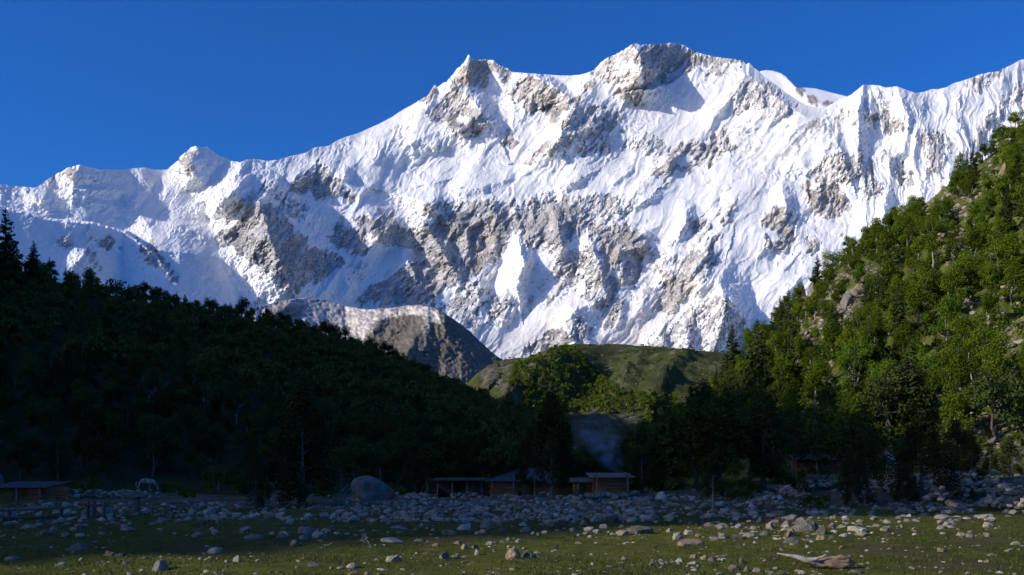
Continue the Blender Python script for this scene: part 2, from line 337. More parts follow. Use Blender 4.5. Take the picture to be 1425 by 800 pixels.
SPUR = [  # crest line, amplitude(s) m, width on the left/below side, width on the right/above side (px)
 ([(404,216),(392,245),(372,268),(358,281),(366,300),(376,330),(390,368),(404,402)],[60,150,350,480,560,560,480,380],75,105),
 ([(520,250),(512,290),(530,330),(545,350)],[0,80,150,0],50,40),
 ([(330,265),(310,290),(296,312)],[60,120,60],40,30), ([(332,305),(318,322),(300,338)],[0,60,0],16,16), ([(362,330),(352,352)],[60,30],16,14), ([(402,330),(388,352)],[60,20],16,14),
 ([(500,235),(560,206),(596,188),(622,178),(638,182),(654,206)],[0,30,70,100,105,30],34,46),
 ([(396,258),(414,243),(440,226),(460,232),(486,258),(510,285)],[30,60,80,80,70,0],34,34),
 ([(589,310),(602,330),(614,346),(628,372),(642,394)],[80,110,120,110,40],28,18), ([(556,318),(562,350),(575,380),(590,415)],[30,80,90,30],26,20), ([(690,292),(694,318),(682,356),(668,380)],[30,60,70,30],28,18), ([(640,300),(650,340),(648,372)],[20,50,20],18,14),
 ([(722,316),(724,345),(729,366),(720,395),(724,424)],[40,110,150,150,60],32,15), ([(768,285),(776,310),(782,340),(780,365)],[30,90,90,30],24,14),
 ([(744,280),(742,300),(746,335)],[20,50,20],16,10),
 ([(824,338),(828,352),(836,376)],[60,110,80],22,17), ([(826,382),(840,402)],[40,60],20,16), ([(862,352),(880,345),(894,344),(906,350)],[20,90,110,40],18,24), ([(864,360),(866,392)],[60,40],20,22),
 ([(955,292),(955,302),(952,316)],[50,100,60],18,15), ([(924,366),(938,352)],[60,30],20,16), ([(985,350),(962,385),(948,415)],[40,70,40],25,16), ([(1000,348),(985,380),(972,402)],[20,60,60],18,14),
 ([(879,60),(890,76),(894,96),(892,116),(886,146)],[380,420,400,300,60],60,60),
 ([(893,124),(915,119),(936,113),(950,100),(960,90),(985,98),(1012,96),(1036,86)],[-110,-170,-190,-170,-130,-110,-80,-20],3,48),
 ([(652,76),(649,95),(651,122)],[130,180,110],34,32), ([(685,83),(690,98),(699,114)],[60,90,60],9,22), ([(600,124),(598,140),(590,158)],[60,50,0],12,10),
 ([(640,124),(662,146),(682,170),(692,190)],[60,120,150,60],50,22), ([(716,196),(712,170),(718,150),(724,130),(734,107)],[30,70,60,50,40],26,26),
 ([(730,104),(752,109),(768,117),(792,136),(786,162)],[100,150,160,150,60],55,10),
 ([(827,98),(808,130),(790,170),(768,205),(735,236)],[60,170,220,160,40],22,75),
 ([(1163,192),(1170,212),(1176,232),(1184,252)],[40,110,120,60],34,10), ([(1088,258),(1092,276),(1094,296)],[40,90,50],22,18), ([(1150,240),(1140,262),(1142,292)],[0,60,40],26,26),
 ([(1201,118),(1198,150),(1196,190),(1194,235)],[60,80,70,30],34,13), ([(1247,120),(1255,140),(1258,160),(1262,182)],[70,130,120,30],40,30), ([(1226,122),(1230,140),(1228,155)],[20,60,20],14,12), ([(1326,128),(1334,138),(1336,150)],[20,80,30],18,10),
 ([(1332,168),(1338,176)],[70,70],16,9), ([(1286,128),(1282,142),(1286,160)],[0,50,10],16,14),
 ([(1008,372),(1002,395),(1010,420),(1004,455),(990,500)],[60,180,260,280,200],65,42), ([(940,440),(925,470),(915,500)],[20,120,80],35,26), ([(964,424),(955,460),(960,500)],[20,110,90],28,20),
 ([(844,411),(820,424),(800,433),(788,447)],[60,90,100,40],20,26), ([(796,446),(794,466),(800,480)],[60,90,30],30,24), ([(866,420),(862,440),(856,460)],[30,80,30],22,18), ([(900,410),(890,430),(876,445)],[40,80,40],16,20),
 ([(884,288),(900,277),(912,268)],[40,90,60],9,30), ([(650,262),(672,261),(694,254)],[40,80,40],10,30), ([(772,264),(792,256),(816,244)],[40,90,50],12,30), ([(596,256),(612,252)],[60,60],12,24), ([(858,252),(872,242)],[40,40],9,16),
 ([(540,268),(575,276),(600,288),(612,300)],[40,110,130,40],20,40), ([(618,264),(640,268),(660,272)],[0,60,20],10,20),
 ([(652,392),(664,402),(668,424)],[40,100,50],26,18), ([(480,376),(500,372)],[40,40],20,12), ([(480,382),(486,402)],[50,50],24,14),
 ([(112,229),(104,242),(101,262)],[120,160,60],26,85), ([(100,264),(140,264),(186,266)],[50,60,0],20,8),
 ([(274,203),(266,228),(268,244),(254,262)],[160,260,240,60],32,80), ([(338,222),(332,242),(306,264),(280,276)],[60,150,170,60],9,70),
 ([(346,232),(330,262),(304,282),(292,290)],[20,110,110,30],30,24),
 ([(-300,250),(-50,272),(15,290),(70,304),(130,309),(176,322),(194,333),(216,352),(240,382),(252,402)],[-330,-330,-320,-300,-270,-220,-160,-90,-40,0],3,260),
 ([(118,341),(114,356),(100,374)],[40,130,60],26,50), ([(212,333),(220,350),(240,384)],[50,70,20],8,20),
 ([(30,262),(60,280),(70,296)],[0,60,20],20,20), ([(196,242),(205,256)],[50,50],14,10), ([(186,290),(205,310),(215,330)],[40,60,0],20,26), ([(130,282),(170,290)],[50,30],14,10),
 ([(235,310),(270,322),(296,334)],[30,50,30],10,14),
]

def seg_dist(U, V, a, b):
    dx, dy = b[0] - a[0], b[1] - a[1]
    ex, ey = U - a[0], V - a[1]
    t = np.clip((ex * dx + ey * dy) / (dx * dx + dy * dy + 1e-9), 0, 1)
    d = np.hypot(ex - t * dx, ey - t * dy)
    return d, t, dx * ey - dy * ex

def poly_sd(U, V, poly):
    best = np.full(U.shape, 1e9); ins = np.zeros(U.shape, bool); n = len(poly)
    for i in range(n):
        a, b = poly[i], poly[(i + 1) % n]
        d, _, _ = seg_dist(U, V, a, b); best = np.minimum(best, d)
        c = ((a[1] > V) != (b[1] > V))
        xs = (b[0] - a[0]) * (V - a[1]) / ((b[1] - a[1]) or 1e-9) + a[0]
        ins ^= c & (U < xs)
    return np.where(ins, best, -best)

def window(U, V, pts, m):
    xs = [p[0] for p in pts]; ys = [p[1] for p in pts]
    return (U > min(xs) - m) & (U < max(xs) + m) & (V > min(ys) - m) & (V < max(ys) + m)

def build_mountain():
    pxs = np.concatenate([np.linspace(-900, -60, 70)[:-1], np.arange(-60, 1486, 1.2), np.linspace(1486, 2400, 70)[1:]])
    sx, sy = np.array([p[0] for p in SKYL], float), np.array([p[1] for p in SKYL], float)
    top = np.interp(pxs, sx, sy)
    crg = np.interp(pxs, [560, 590, 715, 730, 815, 840, 1040, 1060], [.25, 1, 1, .2, .2, 1, 1, .25])
    top = top + crg * (.9 * pn(pxs / 3.1, 0 * pxs, 3) + .7 * pn(pxs / 1.7, 0 * pxs, 4))
    R = 400
    t = np.linspace(0, 1, R)[:, None]
    base = 545.0
    V = top[None, :] + t * (base - top[None, :])
    U = np.repeat(pxs[None, :], R, 0)
    # -- rock / snow pattern
    rock2 = np.zeros(U.shape); rock = np.zeros(U.shape); warm = np.zeros(U.shape)
    n_a = fbm(U / 13, V / 13, 4, 11, .6); n_b = fbm((U + .6 * V) / 9, (V - .3 * U) / 16, 5, 21, .65)
    n_c = fbm((U + .55 * V) / 3.2, (V - .4 * U) / 7, 4, 31, .7)
    n_d = fbm((U * .82 + V * .57) / 6, (-U * .57 + V * .82) / 40, 3, 35) * np.clip((1150 - U) / 60, 0, 1) + fbm(U / 6, V / 45, 3, 36) * np.clip((U - 1090) / 60, 0, 1)
    for poly, st, wm in ROCK:
        m = window(U, V, poly, 14)
        if not m.any(): continue
        d = poly_sd(U[m], V[m], poly)
        inside = np.clip(.5 + (d + 4.0 * n_a[m] + 7.0 * n_d[m]) / 4.0, 0, 1)
        thr = .5 * n_b[m] + .42 * n_c[m] + .5 * n_d[m]
        cut = (st - .52) * 1.9
        r = inside * np.clip(.5 + (thr + cut + (.10 if st > .41 else 0)) * 2.4, 0, 1)
        old = rock[m]; rock[m] = np.maximum(old, r)
        if st > .45: rock2[m] = np.maximum(rock2[m], r)
        wr = warm[m]; warm[m] = np.where(r > old * .8, wm, wr)
    smooth_ = np.zeros(U.shape)
    for poly in SNOW:
        m = window(U, V, poly, 8)
        d = poly_sd(U[m], V[m], poly)
        kk = 1 - np.clip(.5 + (d + 3.0 * n_a[m] + 1.5 * n_c[m] + 4.0 * n_d[m]) / 3.0, 0, 1)
        rock[m] *= kk; rock2[m] *= kk; smooth_[m] = np.maximum(smooth_[m], 1 - kk)
    # small scattered outcrops on the open face
    dgu0, dgv0 = U * .82 + V * .57, -U * .57 + V * .82
    face = np.clip((U - 480) / 150, 0, 1) * np.clip((V - 130) / 90, 0, 1) * np.clip((1430 - U) / 60, 0, 1)
    sp = np.clip((n_b * .5 + n_c * .35 + .8 * fbm(dgu0 / 16, dgv0 / 60, 3, 33) - .80) * 4, 0, 1) * face
    rock = np.maximum(rock, sp * .9)
    # -- depth of the face
    q = (HY - V) / F; qb = (HY - base) / F
    Yb = np.interp(pxs, [-900, 0, 120, 400, 560, 700, 900, 1100, 1425, 1700, 2400], [3200, 4050, 4450, 5750, 6150, 6200, 6150, 6100, 5900, 5600, 4600])[None, :]
    s = np.interp(pxs, [-900, 0, 300, 600, 900, 1200, 1600, 2400], [.7, .84, .9, 1.0, 1.02, 1.05, .95, .7])[None, :]
    lnY = np.log(Yb) + np.log((s - qb) / (s - q))
    D = np.zeros(U.shape)
    l4 = np.interp(U, [-900, -300, -50, 15, 70, 130, 176, 194, 216, 240, 252], [230, 250, 272, 290, 304, 309, 322, 333, 352, 382, 402])
    D += np.where((V > l4) & (U < 252), 2.6 * (U - 252) * np.clip((U + 900) / 1000, 0, 1), 0)
    D += np.where(U < 405, 3.4 * (U - 405), 0) * np.clip((V - 300 - .12 * (U - 200)) / 45, 0, 1) * np.clip((U - 170) / 80, 0, 1)
    for pts, amp, w1, w2 in SPUR:
        m = window(U, V, pts, max(w1, w2))
        if not m.any(): continue
        u, v = U[m] + 2.0 * n_a[m] + 1.0 * n_c[m], V[m] + 1.6 * n_b[m]
        best = np.full(u.shape, 1e9); res = np.zeros(u.shape); L = len(pts) - 1
        for i in range(L):
            d, tt, cr = seg_dist(u, v, pts[i], pts[i + 1])
            wd = np.where(cr > 0, w1, w2)
            val = (amp[i] + tt * (amp[i + 1] - amp[i])) * np.clip(1 - d / wd, 0, 1) ** 1.25
            k = d < best
            res = np.where(k, val, res); best = np.where(k, d, best)
        D[m] -= res * (1.2 if min(w1, w2) < 13 and max(w1, w2) < 40 else 2.0)
    # -- erosion relief: ribs and gullies down the fall line
    dg_u, dg_v = U * .82 + V * .57, -U * .57 + V * .82       # falls to the lower left
    wr_u = U + 8 * fbm(U / 45, V / 45, 3, 41); wr_v = V + 8 * fbm(U / 45, V / 45, 3, 43)
    dgu, dgv = wr_u * .82 + wr_v * .57, -wr_u * .57 + wr_v * .82
    right = np.clip((U - 1130) / 90, 0, 1)
    rd = ridged(dgu / 62, dgv / 230, 5, 51, .5)
    rv = ridged(wr_u / 40, wr_v / 150, 5, 55, .52)
    big = rd * (1 - right) + rv * right
    leftsoft = np.clip((U - 200) / 180, .25, 1)
    topfade = np.clip((V - top[None, :]) / 16, 0, 1)
    soft = np.clip(.5 + 1.9 * fbm(U / 85 + V / 200, V / 55, 2, 49), .1, 1) * (1 - .8 * smooth_)
    patch = soft * np.clip(.45 + 2.0 * pn(U / 75 + V / 150, V / 60, 47), .05, 1)
    D -= 150 * fbm(dgu / 120, dgv / 170, 2, 45) * leftsoft * topfade
    D -= (big - .9) * 150 * leftsoft * (.25 + .75 * topfade) * (.35 + .65 * patch)
    med = ridged(dgu / 19, dgv / 34, 4, 61, .55) * (1 - right) + ridged(wr_u / 13, wr_v / 60, 4, 65, .55) * right
    rs = np.clip(rock2, 0, 1) * .8
    D -= (med - .9) * (9 * patch + 34 * rs) * leftsoft
    # crags
    D += rs * (20 * ridged(dgu / 11, dgv / 20, 4, 71, .6) - 18)
    D -= rs * (9 * np.abs(pn(dgu / 3.2, dgv / 9, 77)) + 7 * pn(U / 2.6, V / 2.2, 78) + 9 * pn((U - .6 * V) / 22, (V + .6 * U) / 4.0, 79))
    D -= rs * (46 * (ridged((wr_u + .25 * wr_v) / 21, wr_v / 62, 3, 73, .5) - .9) + 40 * fbm(U / 34, V / 34, 2, 74))
    # seracs and wind-scoured snow
    ser = np.clip(pn(U / 60, V / 34, 81) * 1.6 + .15, 0, 1) * (1 - rs)
    blk = np.floor((pn(U / 9, V / 6, 83) + .5 * pn(U / 4, V / 3, 84)) * 3) / 3
    D -= ser * (18 * blk + 8 * pn(U / 4, V / 3.2, 85)) * soft
    D -= (1 - rs) * (5 * fbm(U / 12, V / 8, 4, 87, .6)) * soft
    flu = ridged((dgu0 + 3 * n_a) / 5.5, dgv / 60, 3, 91, .55) * (1 - right) + ridged(wr_u / 6.5, wr_v / 90, 3, 93, .5) * right
    D -= (1 - rs) * (flu - .9) * 5.5 * leftsoft * topfade * (.25 + .6 * patch + .9 * right)
    lf = np.clip((430 - U) / 150, 0, 1) * (1 - rs)                    # stepped, wind-scoured glacier basin on the left
    bench = ridged((wr_u + .25 * V) / 46, (wr_v - .25 * U + 9 * pn(U / 30, V / 30, 96)) / 15, 4, 95, .5)
    D -= lf * ((bench - .9) * 11 + 8 * blk * np.clip(pn(U / 50, V / 25, 97) * 2 + .2, 0, 1) + 5 * pn(U / 4, V / 2.6, 98) + 16 * fbm(U / 30, V / 16, 3, 99)) * (.35 + .65 * soft)
    lnY = lnY + D / 8000.0
    Y = np.exp(lnY)
    X = (U - CX) / F * Y; Z = CZ + q * Y
    # -- colours of the ground itself
    grey = np.array([.315, .305, .297]); tan = np.array([.43, .36, .29])
    nn = np.clip(.5 + .55 * n_b + .4 * n_c, 0, 1)[..., None]
    wv = np.clip(warm - .2 + .3 * n_a, 0, 1)[..., None]
    rc = (grey * (1 - wv) + tan * wv) * (.62 + .76 * nn) * (1 + .45 * fbm(U / 30, V / 24, 3, 17)[..., None])
    snow = np.array([.84, .835, .82]) * (1 - .03 * np.clip(n_a, 0, 1)[..., None])
    dirt = np.zeros(U.shape)
    for poly, st in [([(664,476),(700,462),(752,446),(800,428),(806,440),(770,462),(735,480),(800,492),(700,520),(670,500)],.5), ([(798,480),(846,464),(876,446),(900,428),(915,440),(900,462),(892,498),(800,505)],.75), ([(700,440),(760,425),(800,412),(800,424),(740,446),(700,462)],.3)]:
        d = poly_sd(U, V, poly); dirt = np.maximum(dirt, st * np.clip(.5 + (d + 8 * n_a) / 14, 0, 1) * np.clip(.65 + .8 * n_c, 0, 1.2))
    dc = np.array([.60, .50, .43])
    dirt = dirt[..., None]
    snow = snow * (1 - dirt) + dc * dirt
    # snow lies on every ledge flat enough to hold it
    P3 = np.stack([X, Y, Z], -1)
    du = np.gradient(P3, axis=1); dv = np.gradient(P3, axis=0)
    nr_ = np.cross(dv, du); nr_ /= np.linalg.norm(nr_, axis=-1)[..., None] + 1e-9
    nz_ = nr_[..., 2] * np.sign(-nr_[..., 1] + 1e-9)
    k5 = np.ones(9) / 9
    sm_ = np.apply_along_axis(lambda r: np.convolve(r, k5, 'same'), 0, np.apply_along_axis(lambda r: np.convolve(r, k5, 'same'), 1, nz_))
    dev = nz_ - sm_
    steep = np.clip(.5 - dev * 2.6, 0, 1)
    rr = np.clip((rock * (.72 + .62 * steep) - .46 + .24 * n_c) * 3.2, 0, 1)[..., None]
    C = snow * (1 - rr) + rc * rr
    # -- the far side of the ridge
    bk = [(-.55, 250), (-1.5, 900), (-2.2, 2200)]
    Xs, Ys, Zs, Cs = [X], [Y], [Z], [C]
    for dz, dist in bk:
        y0, x0, z0 = Y[0], X[0], Z[0]
        Xs.insert(0, (x0 * (1 + dist / y0))[None]); Ys.insert(0, (y0 + dist)[None]); Zs.insert(0, np.maximum(z0 + dz * 450, 0)[None]); Cs.insert(0, C[:1])
    X, Y, Z, C = (np.concatenate(k, 0) for k in (Xs, Ys, Zs, Cs))
    nr, nc = X.shape
    P = np.stack([X.ravel(), Y.ravel(), Z.ravel()], 1)
    me = np_mesh('mountain', P, grid_faces(nr, nc), False, {'Col': C.reshape(-1, 3)}, [attr_mat('mountain_snow_and_rock', .8, .07, .02, bump=.22, bscale=.045, bdist=7)])
    o = link('mountain', me)
    tag(o, 'huge snow mountain with grey rock walls and hanging glaciers under blue sky', 'mountain', kind='structure')

def sheet_peak(name, sk, base, Y0, s, colr, label, R=60, amp=60, back=500, step=1.5, mat=None, rock=None):
    """a further / nearer summit built like the big face: rows from its skyline down a slope of steepness s"""
    sx, sy = np.array([p[0] for p in sk], float), np.array([p[1] for p in sk], float)
    pxs = np.arange(sx[0], sx[-1] + step, step)
    top = np.interp(pxs, sx, sy)
    t = np.linspace(0, 1, R)[:, None]
    V = top + t * (base - top); U = np.repeat(pxs[None], R, 0)
    q = (HY - V) / F; qb = (HY - base) / F
    return pxs, U, V, q, qb

def build_back_peak():
    sk = [(1030,150),(1050,120),(1058,99),(1066,97.5),(1076,98),(1086,101),(1094,106),(1100,113),(1106,120),(1112,122),(1124,122),(1136,123),(1148,126),(1158,128.5),(1168,131),(1180,134),(1196,142),(1210,160)]
    sx, sy = np.array([p[0] for p in sk], float), np.array([p[1] for p in sk], float)
    pxs = np.arange(1030, 1211, 1.2); top = np.interp(pxs, sx, sy)
    R = 50; t = np.linspace(0, 1, R)[:, None]
    V = top + t * (185 - top); U = np.repeat(pxs[None], R, 0); q = (HY - V) / F
    Y = 12200 * (.75 - (HY - 190) / F) / (.75 - q)
    rk = np.zeros(U.shape); n_a = fbm(U / 6, V / 6, 4, 5)
    for poly in ([(1090,104),(1100,110),(1104,116),(1096,111)], [(1106,122),(1112,119),(1120,127),(1116,134),(1108,130)], [(1122,131),(1132,132),(1140,141),(1136,148),(1126,142)], [(1144,140),(1156,141),(1158,147),(1148,149)]):
        rk = np.maximum(rk, np.clip(.5 + (poly_sd(U, V, poly) + 3 * n_a) / 3, 0, 1))
    D = 160 * np.clip(1 - seg_dist(U, V, (1112, 122), (1150, 152))[0] / 22, 0, 1) + 60 * np.clip(1 - seg_dist(U, V, (1092, 104), (1110, 124))[0] / 12, 0, 1)
    Y = Y - D - rk * 40 * n_a - 8 * fbm(U / 14, V / 9, 3, 9)
    X = (U - CX) / F * Y; Z = CZ + q * Y
    C = np.array([.87, .875, .89]) * (1 - rk[..., None]) + np.array([.33, .27, .22]) * rk[..., None]
    X = np.concatenate([X[:1] * 1.1, X]); Z = np.concatenate([Z[:1] - 1200, Z]); Y = np.concatenate([Y[:1] + 1200, Y]); C = np.concatenate([C[:1], C])
    me = np_mesh('snow_peak', np.stack([X.ravel(), Y.ravel(), Z.ravel()], 1), grid_faces(*X.shape), True, {'Col': C.reshape(-1, 3)}, [attr_mat('far_snow', .8, .05)])
    tag(link('snow_peak', me), 'rounded snow dome behind the notch in the mountain ridge', 'mountain', kind='structure')

def build_moraine():
    sk = [(200,600),(280,470),(330,445),(350,430),(370,424),(395,418),(415,415),(430,414),(450,417),(475,424),(500,429),(520,430),(545,428),(565,425),(585,424),(600,427),(612,432),(625,440),(640,450),(655,462),(668,475),(682,488),(695,498),(710,506),(730,524),(770,560),(820,610)]
    sx, sy = np.array([p[0] for p in sk], float), np.array([p[1] for p in sk], float)
    pxs = np.arange(200, 821, 1.3); top = np.interp(pxs, sx, sy) + .5 * pn(pxs / 5, 0 * pxs, 2)
    R = 170; t = np.linspace(0, 1, R)[:, None]
    V = top + t * (640 - top); U = np.repeat(pxs[None], R, 0); q = (HY - V) / F
    s = np.interp(pxs, [200, 480, 620, 820], [.55, .42, .5, .6])[None]
    Y = 2000 * np.interp(pxs, [200, 480, 620, 820], [.8, .95, 1.0, 1.25])[None] * (s - .015) / np.maximum(s - q, .05)
    n_a = fbm(U / 22, V / 14, 5, 15, .55); n_f = fbm(U / 5, V / 4, 4, 19, .6)
    D = np.zeros(U.shape)
    for pts, amp, w1, w2 in [([(500,446),(540,432),(575,426),(596,428),(612,438),(640,452)],[60,80,90,90,80,60],26,30), ([(600,428),(585,450),(575,480),(560,510)],[40,120,160,160],30,40), ([(612,436),(616,460),(640,490),(650,520)],[30,60,60,60],30,30),
                             ([(545,434),(530,445),(520,465)],[20,50,50],20,30), ([(415,418),(400,424),(385,440)],[20,40,40],14,16), ([(560,444),(545,462),(540,480)],[20,50,50],10,14), ([(590,450),(592,480)],[30,40],10,12)]:
        best = np.full(U.shape, 1e9); res = np.zeros(U.shape)
        for i in range(len(pts) - 1):
            d, tt, cr = seg_dist(U + 3 * n_a, V, pts[i], pts[i + 1]); wd = np.where(cr > 0, w1, w2)
            val = (amp[i] + tt * (amp[i + 1] - amp[i])) * np.clip(1 - d / wd, 0, 1)
            k = d < best; res = np.where(k, val, res); best = np.where(k, d, best)
        D -= res
    gul = ridged((U + 6 * n_a - .35 * V) / 26, (V + .2 * U) / 70, 4, 25)
    D -= 20 * (gul - .9) + 14 * n_a + 8 * n_f
    Y = Y + D * .8
    X = (U - CX) / F * Y; Z = CZ + q * Y
    pale = np.zeros(U.shape)  # crest and left slope coloured pale to carry their sunlight
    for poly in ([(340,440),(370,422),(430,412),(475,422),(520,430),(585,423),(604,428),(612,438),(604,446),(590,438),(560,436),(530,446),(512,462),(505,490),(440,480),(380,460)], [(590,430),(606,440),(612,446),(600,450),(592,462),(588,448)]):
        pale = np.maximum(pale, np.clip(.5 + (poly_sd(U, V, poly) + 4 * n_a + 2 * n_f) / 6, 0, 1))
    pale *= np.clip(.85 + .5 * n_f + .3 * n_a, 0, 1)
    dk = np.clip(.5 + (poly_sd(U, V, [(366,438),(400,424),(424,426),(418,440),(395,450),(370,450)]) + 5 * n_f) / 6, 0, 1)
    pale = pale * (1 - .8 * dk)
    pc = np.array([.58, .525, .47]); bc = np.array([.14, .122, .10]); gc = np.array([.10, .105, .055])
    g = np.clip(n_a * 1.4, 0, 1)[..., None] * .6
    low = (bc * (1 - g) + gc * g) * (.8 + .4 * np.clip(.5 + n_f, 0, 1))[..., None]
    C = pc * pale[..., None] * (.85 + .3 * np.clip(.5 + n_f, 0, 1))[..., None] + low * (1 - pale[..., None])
    X = np.concatenate([X[:1] * 1.12, X]); Z = np.concatenate([Z[:1] - 200, Z]); Y = np.concatenate([Y[:1] + 320, Y]); C = np.concatenate([C[:1], C])
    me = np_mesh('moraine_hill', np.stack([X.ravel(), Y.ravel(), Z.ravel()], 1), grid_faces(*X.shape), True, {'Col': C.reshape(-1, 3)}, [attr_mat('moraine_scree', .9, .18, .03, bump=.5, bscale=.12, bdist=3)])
    tag(link('moraine_hill', me), 'bare brown moraine hill with its sunlit crest painted pale', 'hill', kind='structure')
# ------------------------------------------------------------------ ground and wooded hills
def gz(x, y):
    """height of the meadow and of the stony bank behind it"""
    x = np.asarray(x, float); y = np.asarray(y, float)
    d = np.hypot(x, y)
    z = .24 * pn(x / 14, y / 9, 2) + .13 * pn(x / 4.5, y / 3.5, 3) + .045 * pn(x / 1.5, y / 1.3, 4) + .02 * pn(x / .6, y / .55, 5)
    edge = 58 - .35 * np.clip(x, -40, 40) * (x < 0) + .28 * np.clip(x, 0, 45)     # foot of the stone bank
    k = np.clip((y - edge) / 16, 0, 1); k = k * k * (3 - 2 * k)
    rise = .25 + .035 * np.clip(x, 0, 60)
    z = z * (1 - .6 * k) + k * (rise + .25 * pn(x / 5, y / 4, 6))
    return np.where(d > 900, -1.0, z * np.clip(1.4 - d / 400, .2, 1))

def ground_at(px, py):
    """the point of the ground seen along a line of sight"""
    if py <= HY + 3: py = HY + 3
    y = CZ * F / (py - HY)
    for _ in range(14):
        z = float(gz((px - CX) / F * y, y))
        y2 = (CZ - z) * F / (py - HY)
        y = .5 * y + .5 * min(y2, 160)
    return (px - CX) / F * y, y, float(gz((px - CX) / F * y, y))

def build_ground():
    rr = np.concatenate([np.arange(4, 12, 1.0), np.arange(12, 40, .22), np.arange(40, 100, .55), np.arange(100, 160, 2.0), np.geomspace(160, 16000, 50)])
    th = np.concatenate([np.linspace(-178, -34, 60)[:-1], np.arange(-34, 34.01, .11), np.linspace(34, 178, 60)[1:]])
    Rg, T = np.meshgrid(rr, np.radians(th), indexing='ij')
    X, Y = Rg * np.sin(T), Rg * np.cos(T)
    Z = gz(X, Y)
    Z = np.where(Rg > 160, Z - .5, Z)
    fine = fbm(X / 3.0, Y / 3.0, 5, 12, .6); lg = fbm(X / 12, Y / 12, 4, 14, .55); dry = fbm(X / 2.2 + 5, Y / 4.5, 4, 18, .6)
    g1 = np.array([.056, .068, .011]); g2 = np.array([.090, .094, .018]); soil = np.array([.085, .066, .038]); straw = np.array([.13, .115, .04])
    k = np.clip(.5 + .7 * lg + .35 * fine, 0, 1)[..., None]
    C = g1 * (1 - k) + g2 * k
    s = np.clip((dry + .6 * fine - .55) * 3, 0, 1)[..., None]
    C = C * (1 - .55 * s) + straw * .55 * s
    b = np.clip((-lg - .4 * fine - .42) * 4, 0, 1)[..., None]
    C = C * (1 - .6 * b) + soil * .6 * b
    edge0 = 56 - .35 * np.clip(X, -40, 40) * (X < 0) + .28 * np.clip(X, 0, 45)
    bk = np.clip((Y - edge0 - 22) / 8, 0, 1)[..., None]
    C = C * (1 - .55 * bk)
    e = np.clip((Y - (56 - .35 * np.clip(X, -40, 40) * (X < 0) + .28 * np.clip(X, 0, 45)) + 6 * fine) / 8, 0, 1)[..., None]
    stone = np.array([.12, .11, .085]) * (.7 + .8 * np.clip(.5 + fine, 0, 1))[..., None]
    e = e * np.clip((edge0 + 30 - Y) / 8, 0, 1)[..., None]
    C = C * (1 - .6 * e) + stone * .6 * e
    P = np.stack([X.ravel(), Y.ravel(), Z.ravel()], 1)
    f = grid_faces(*X.shape)[:, ::-1]
    me = np_mesh('ground', P, f, True, {'Col': C.reshape(-1, 3)}, [attr_mat('meadow_turf', .95, .35, 2.2, bump=.6, bscale=9, bdist=.08, spec=.05)])
    tag(link('ground', me), 'uneven short green meadow with bare patches', 'ground', kind='structure')

class Hill:
    """a slope set out by its foot and its crest: knots (px, py foot, py crest, distance of foot, distance of crest)"""
    def __init__(self, knots, amp=2.0, sc_=22, seed=1, bulge=0.0, crag=None):
        k = np.array(knots, float); self.k = k; self.amp, self.s, self.seed, self.bulge, self.crag = amp, sc_, seed, bulge, crag
    def at(self, px, t):
        k = self.k; px = np.asarray(px, float); t = np.asarray(t, float)
        pf, pt, yf, yt = (np.interp(px, k[:, 0], k[:, i]) for i in (1, 2, 3, 4))
        zf = CZ - (pf - HY) / F * yf; zt = CZ - (pt - HY) / F * yt
        tt = np.minimum(t, 1)
        Y = yf + (yt - yf) * t
        Zr = zf + (zt - zf) * (tt + self.bulge * tt * (1 - tt)) - np.maximum(t - 1, 0) ** 1.4 * .9 * np.abs(zt - zf)
        X = (px - CX) / F * (yf + (yt - yf) * tt + 1.0 * (Y - (yf + (yt - yf) * tt)))
        edge = np.clip((1.0 - tt) * 4, .25, 1) * np.clip(t * 5, 0, 1)
        N = fbm(X / self.s, Y / self.s, 5, self.seed, .52)
        Zr = Zr + self.amp * N * edge
        if self.crag is not None: Zr = Zr + self.crag(px, t, X, Y, Zr) * edge
        return X, Y, Zr
    def screen(self, px, t):
        X, Y, Z = self.at(px, t)
        return CX + X / Y * F, HY - (Z - CZ) / Y * F
    def find(self, px, py):
        ts = np.linspace(0, 1, 240)
        X, Y, Z = self.at(np.full(240, float(px)), ts)
        pyy = HY - (Z - CZ) / Y * F
        i = int(np.argmax(pyy < py)) if (pyy < py).any() else 239
        return float(X[i]), float(Y[i]), float(Z[i])
    def mesh(self, name, label, cols, step_in=4.0, rows=110, mat=None, smooth=True):
        k = self.k
        lo, hi = k[0, 0], k[-1, 0]
        pxs = np.concatenate([np.arange(lo, -80, 16), np.arange(max(lo, -80), min(hi, 1500), step_in), np.arange(1500, hi + 1, 16) if hi > 1500 else []])
        t = np.concatenate([np.linspace(-.04, 1, rows), [1.05, 1.12, 1.3, 1.6, 2.0, 2.6]])
        U, T = np.meshgrid(pxs, t); 
        X, Y, Z = self.at(U, T)
        Z = np.where(T < 0, Z - 1.0, Z); Z = np.maximum(Z, -3)
        C = cols(U, T, X, Y, Z)
        P = np.stack([X.ravel(), Y.ravel(), Z.ravel()], 1)
        f = grid_faces(*X.shape)[:, ::-1]
        me = np_mesh(name, P, f, smooth, {'Col': C.reshape(-1, 3)}, [mat])
        return tag(link(name, me), label, 'hill', kind='structure')

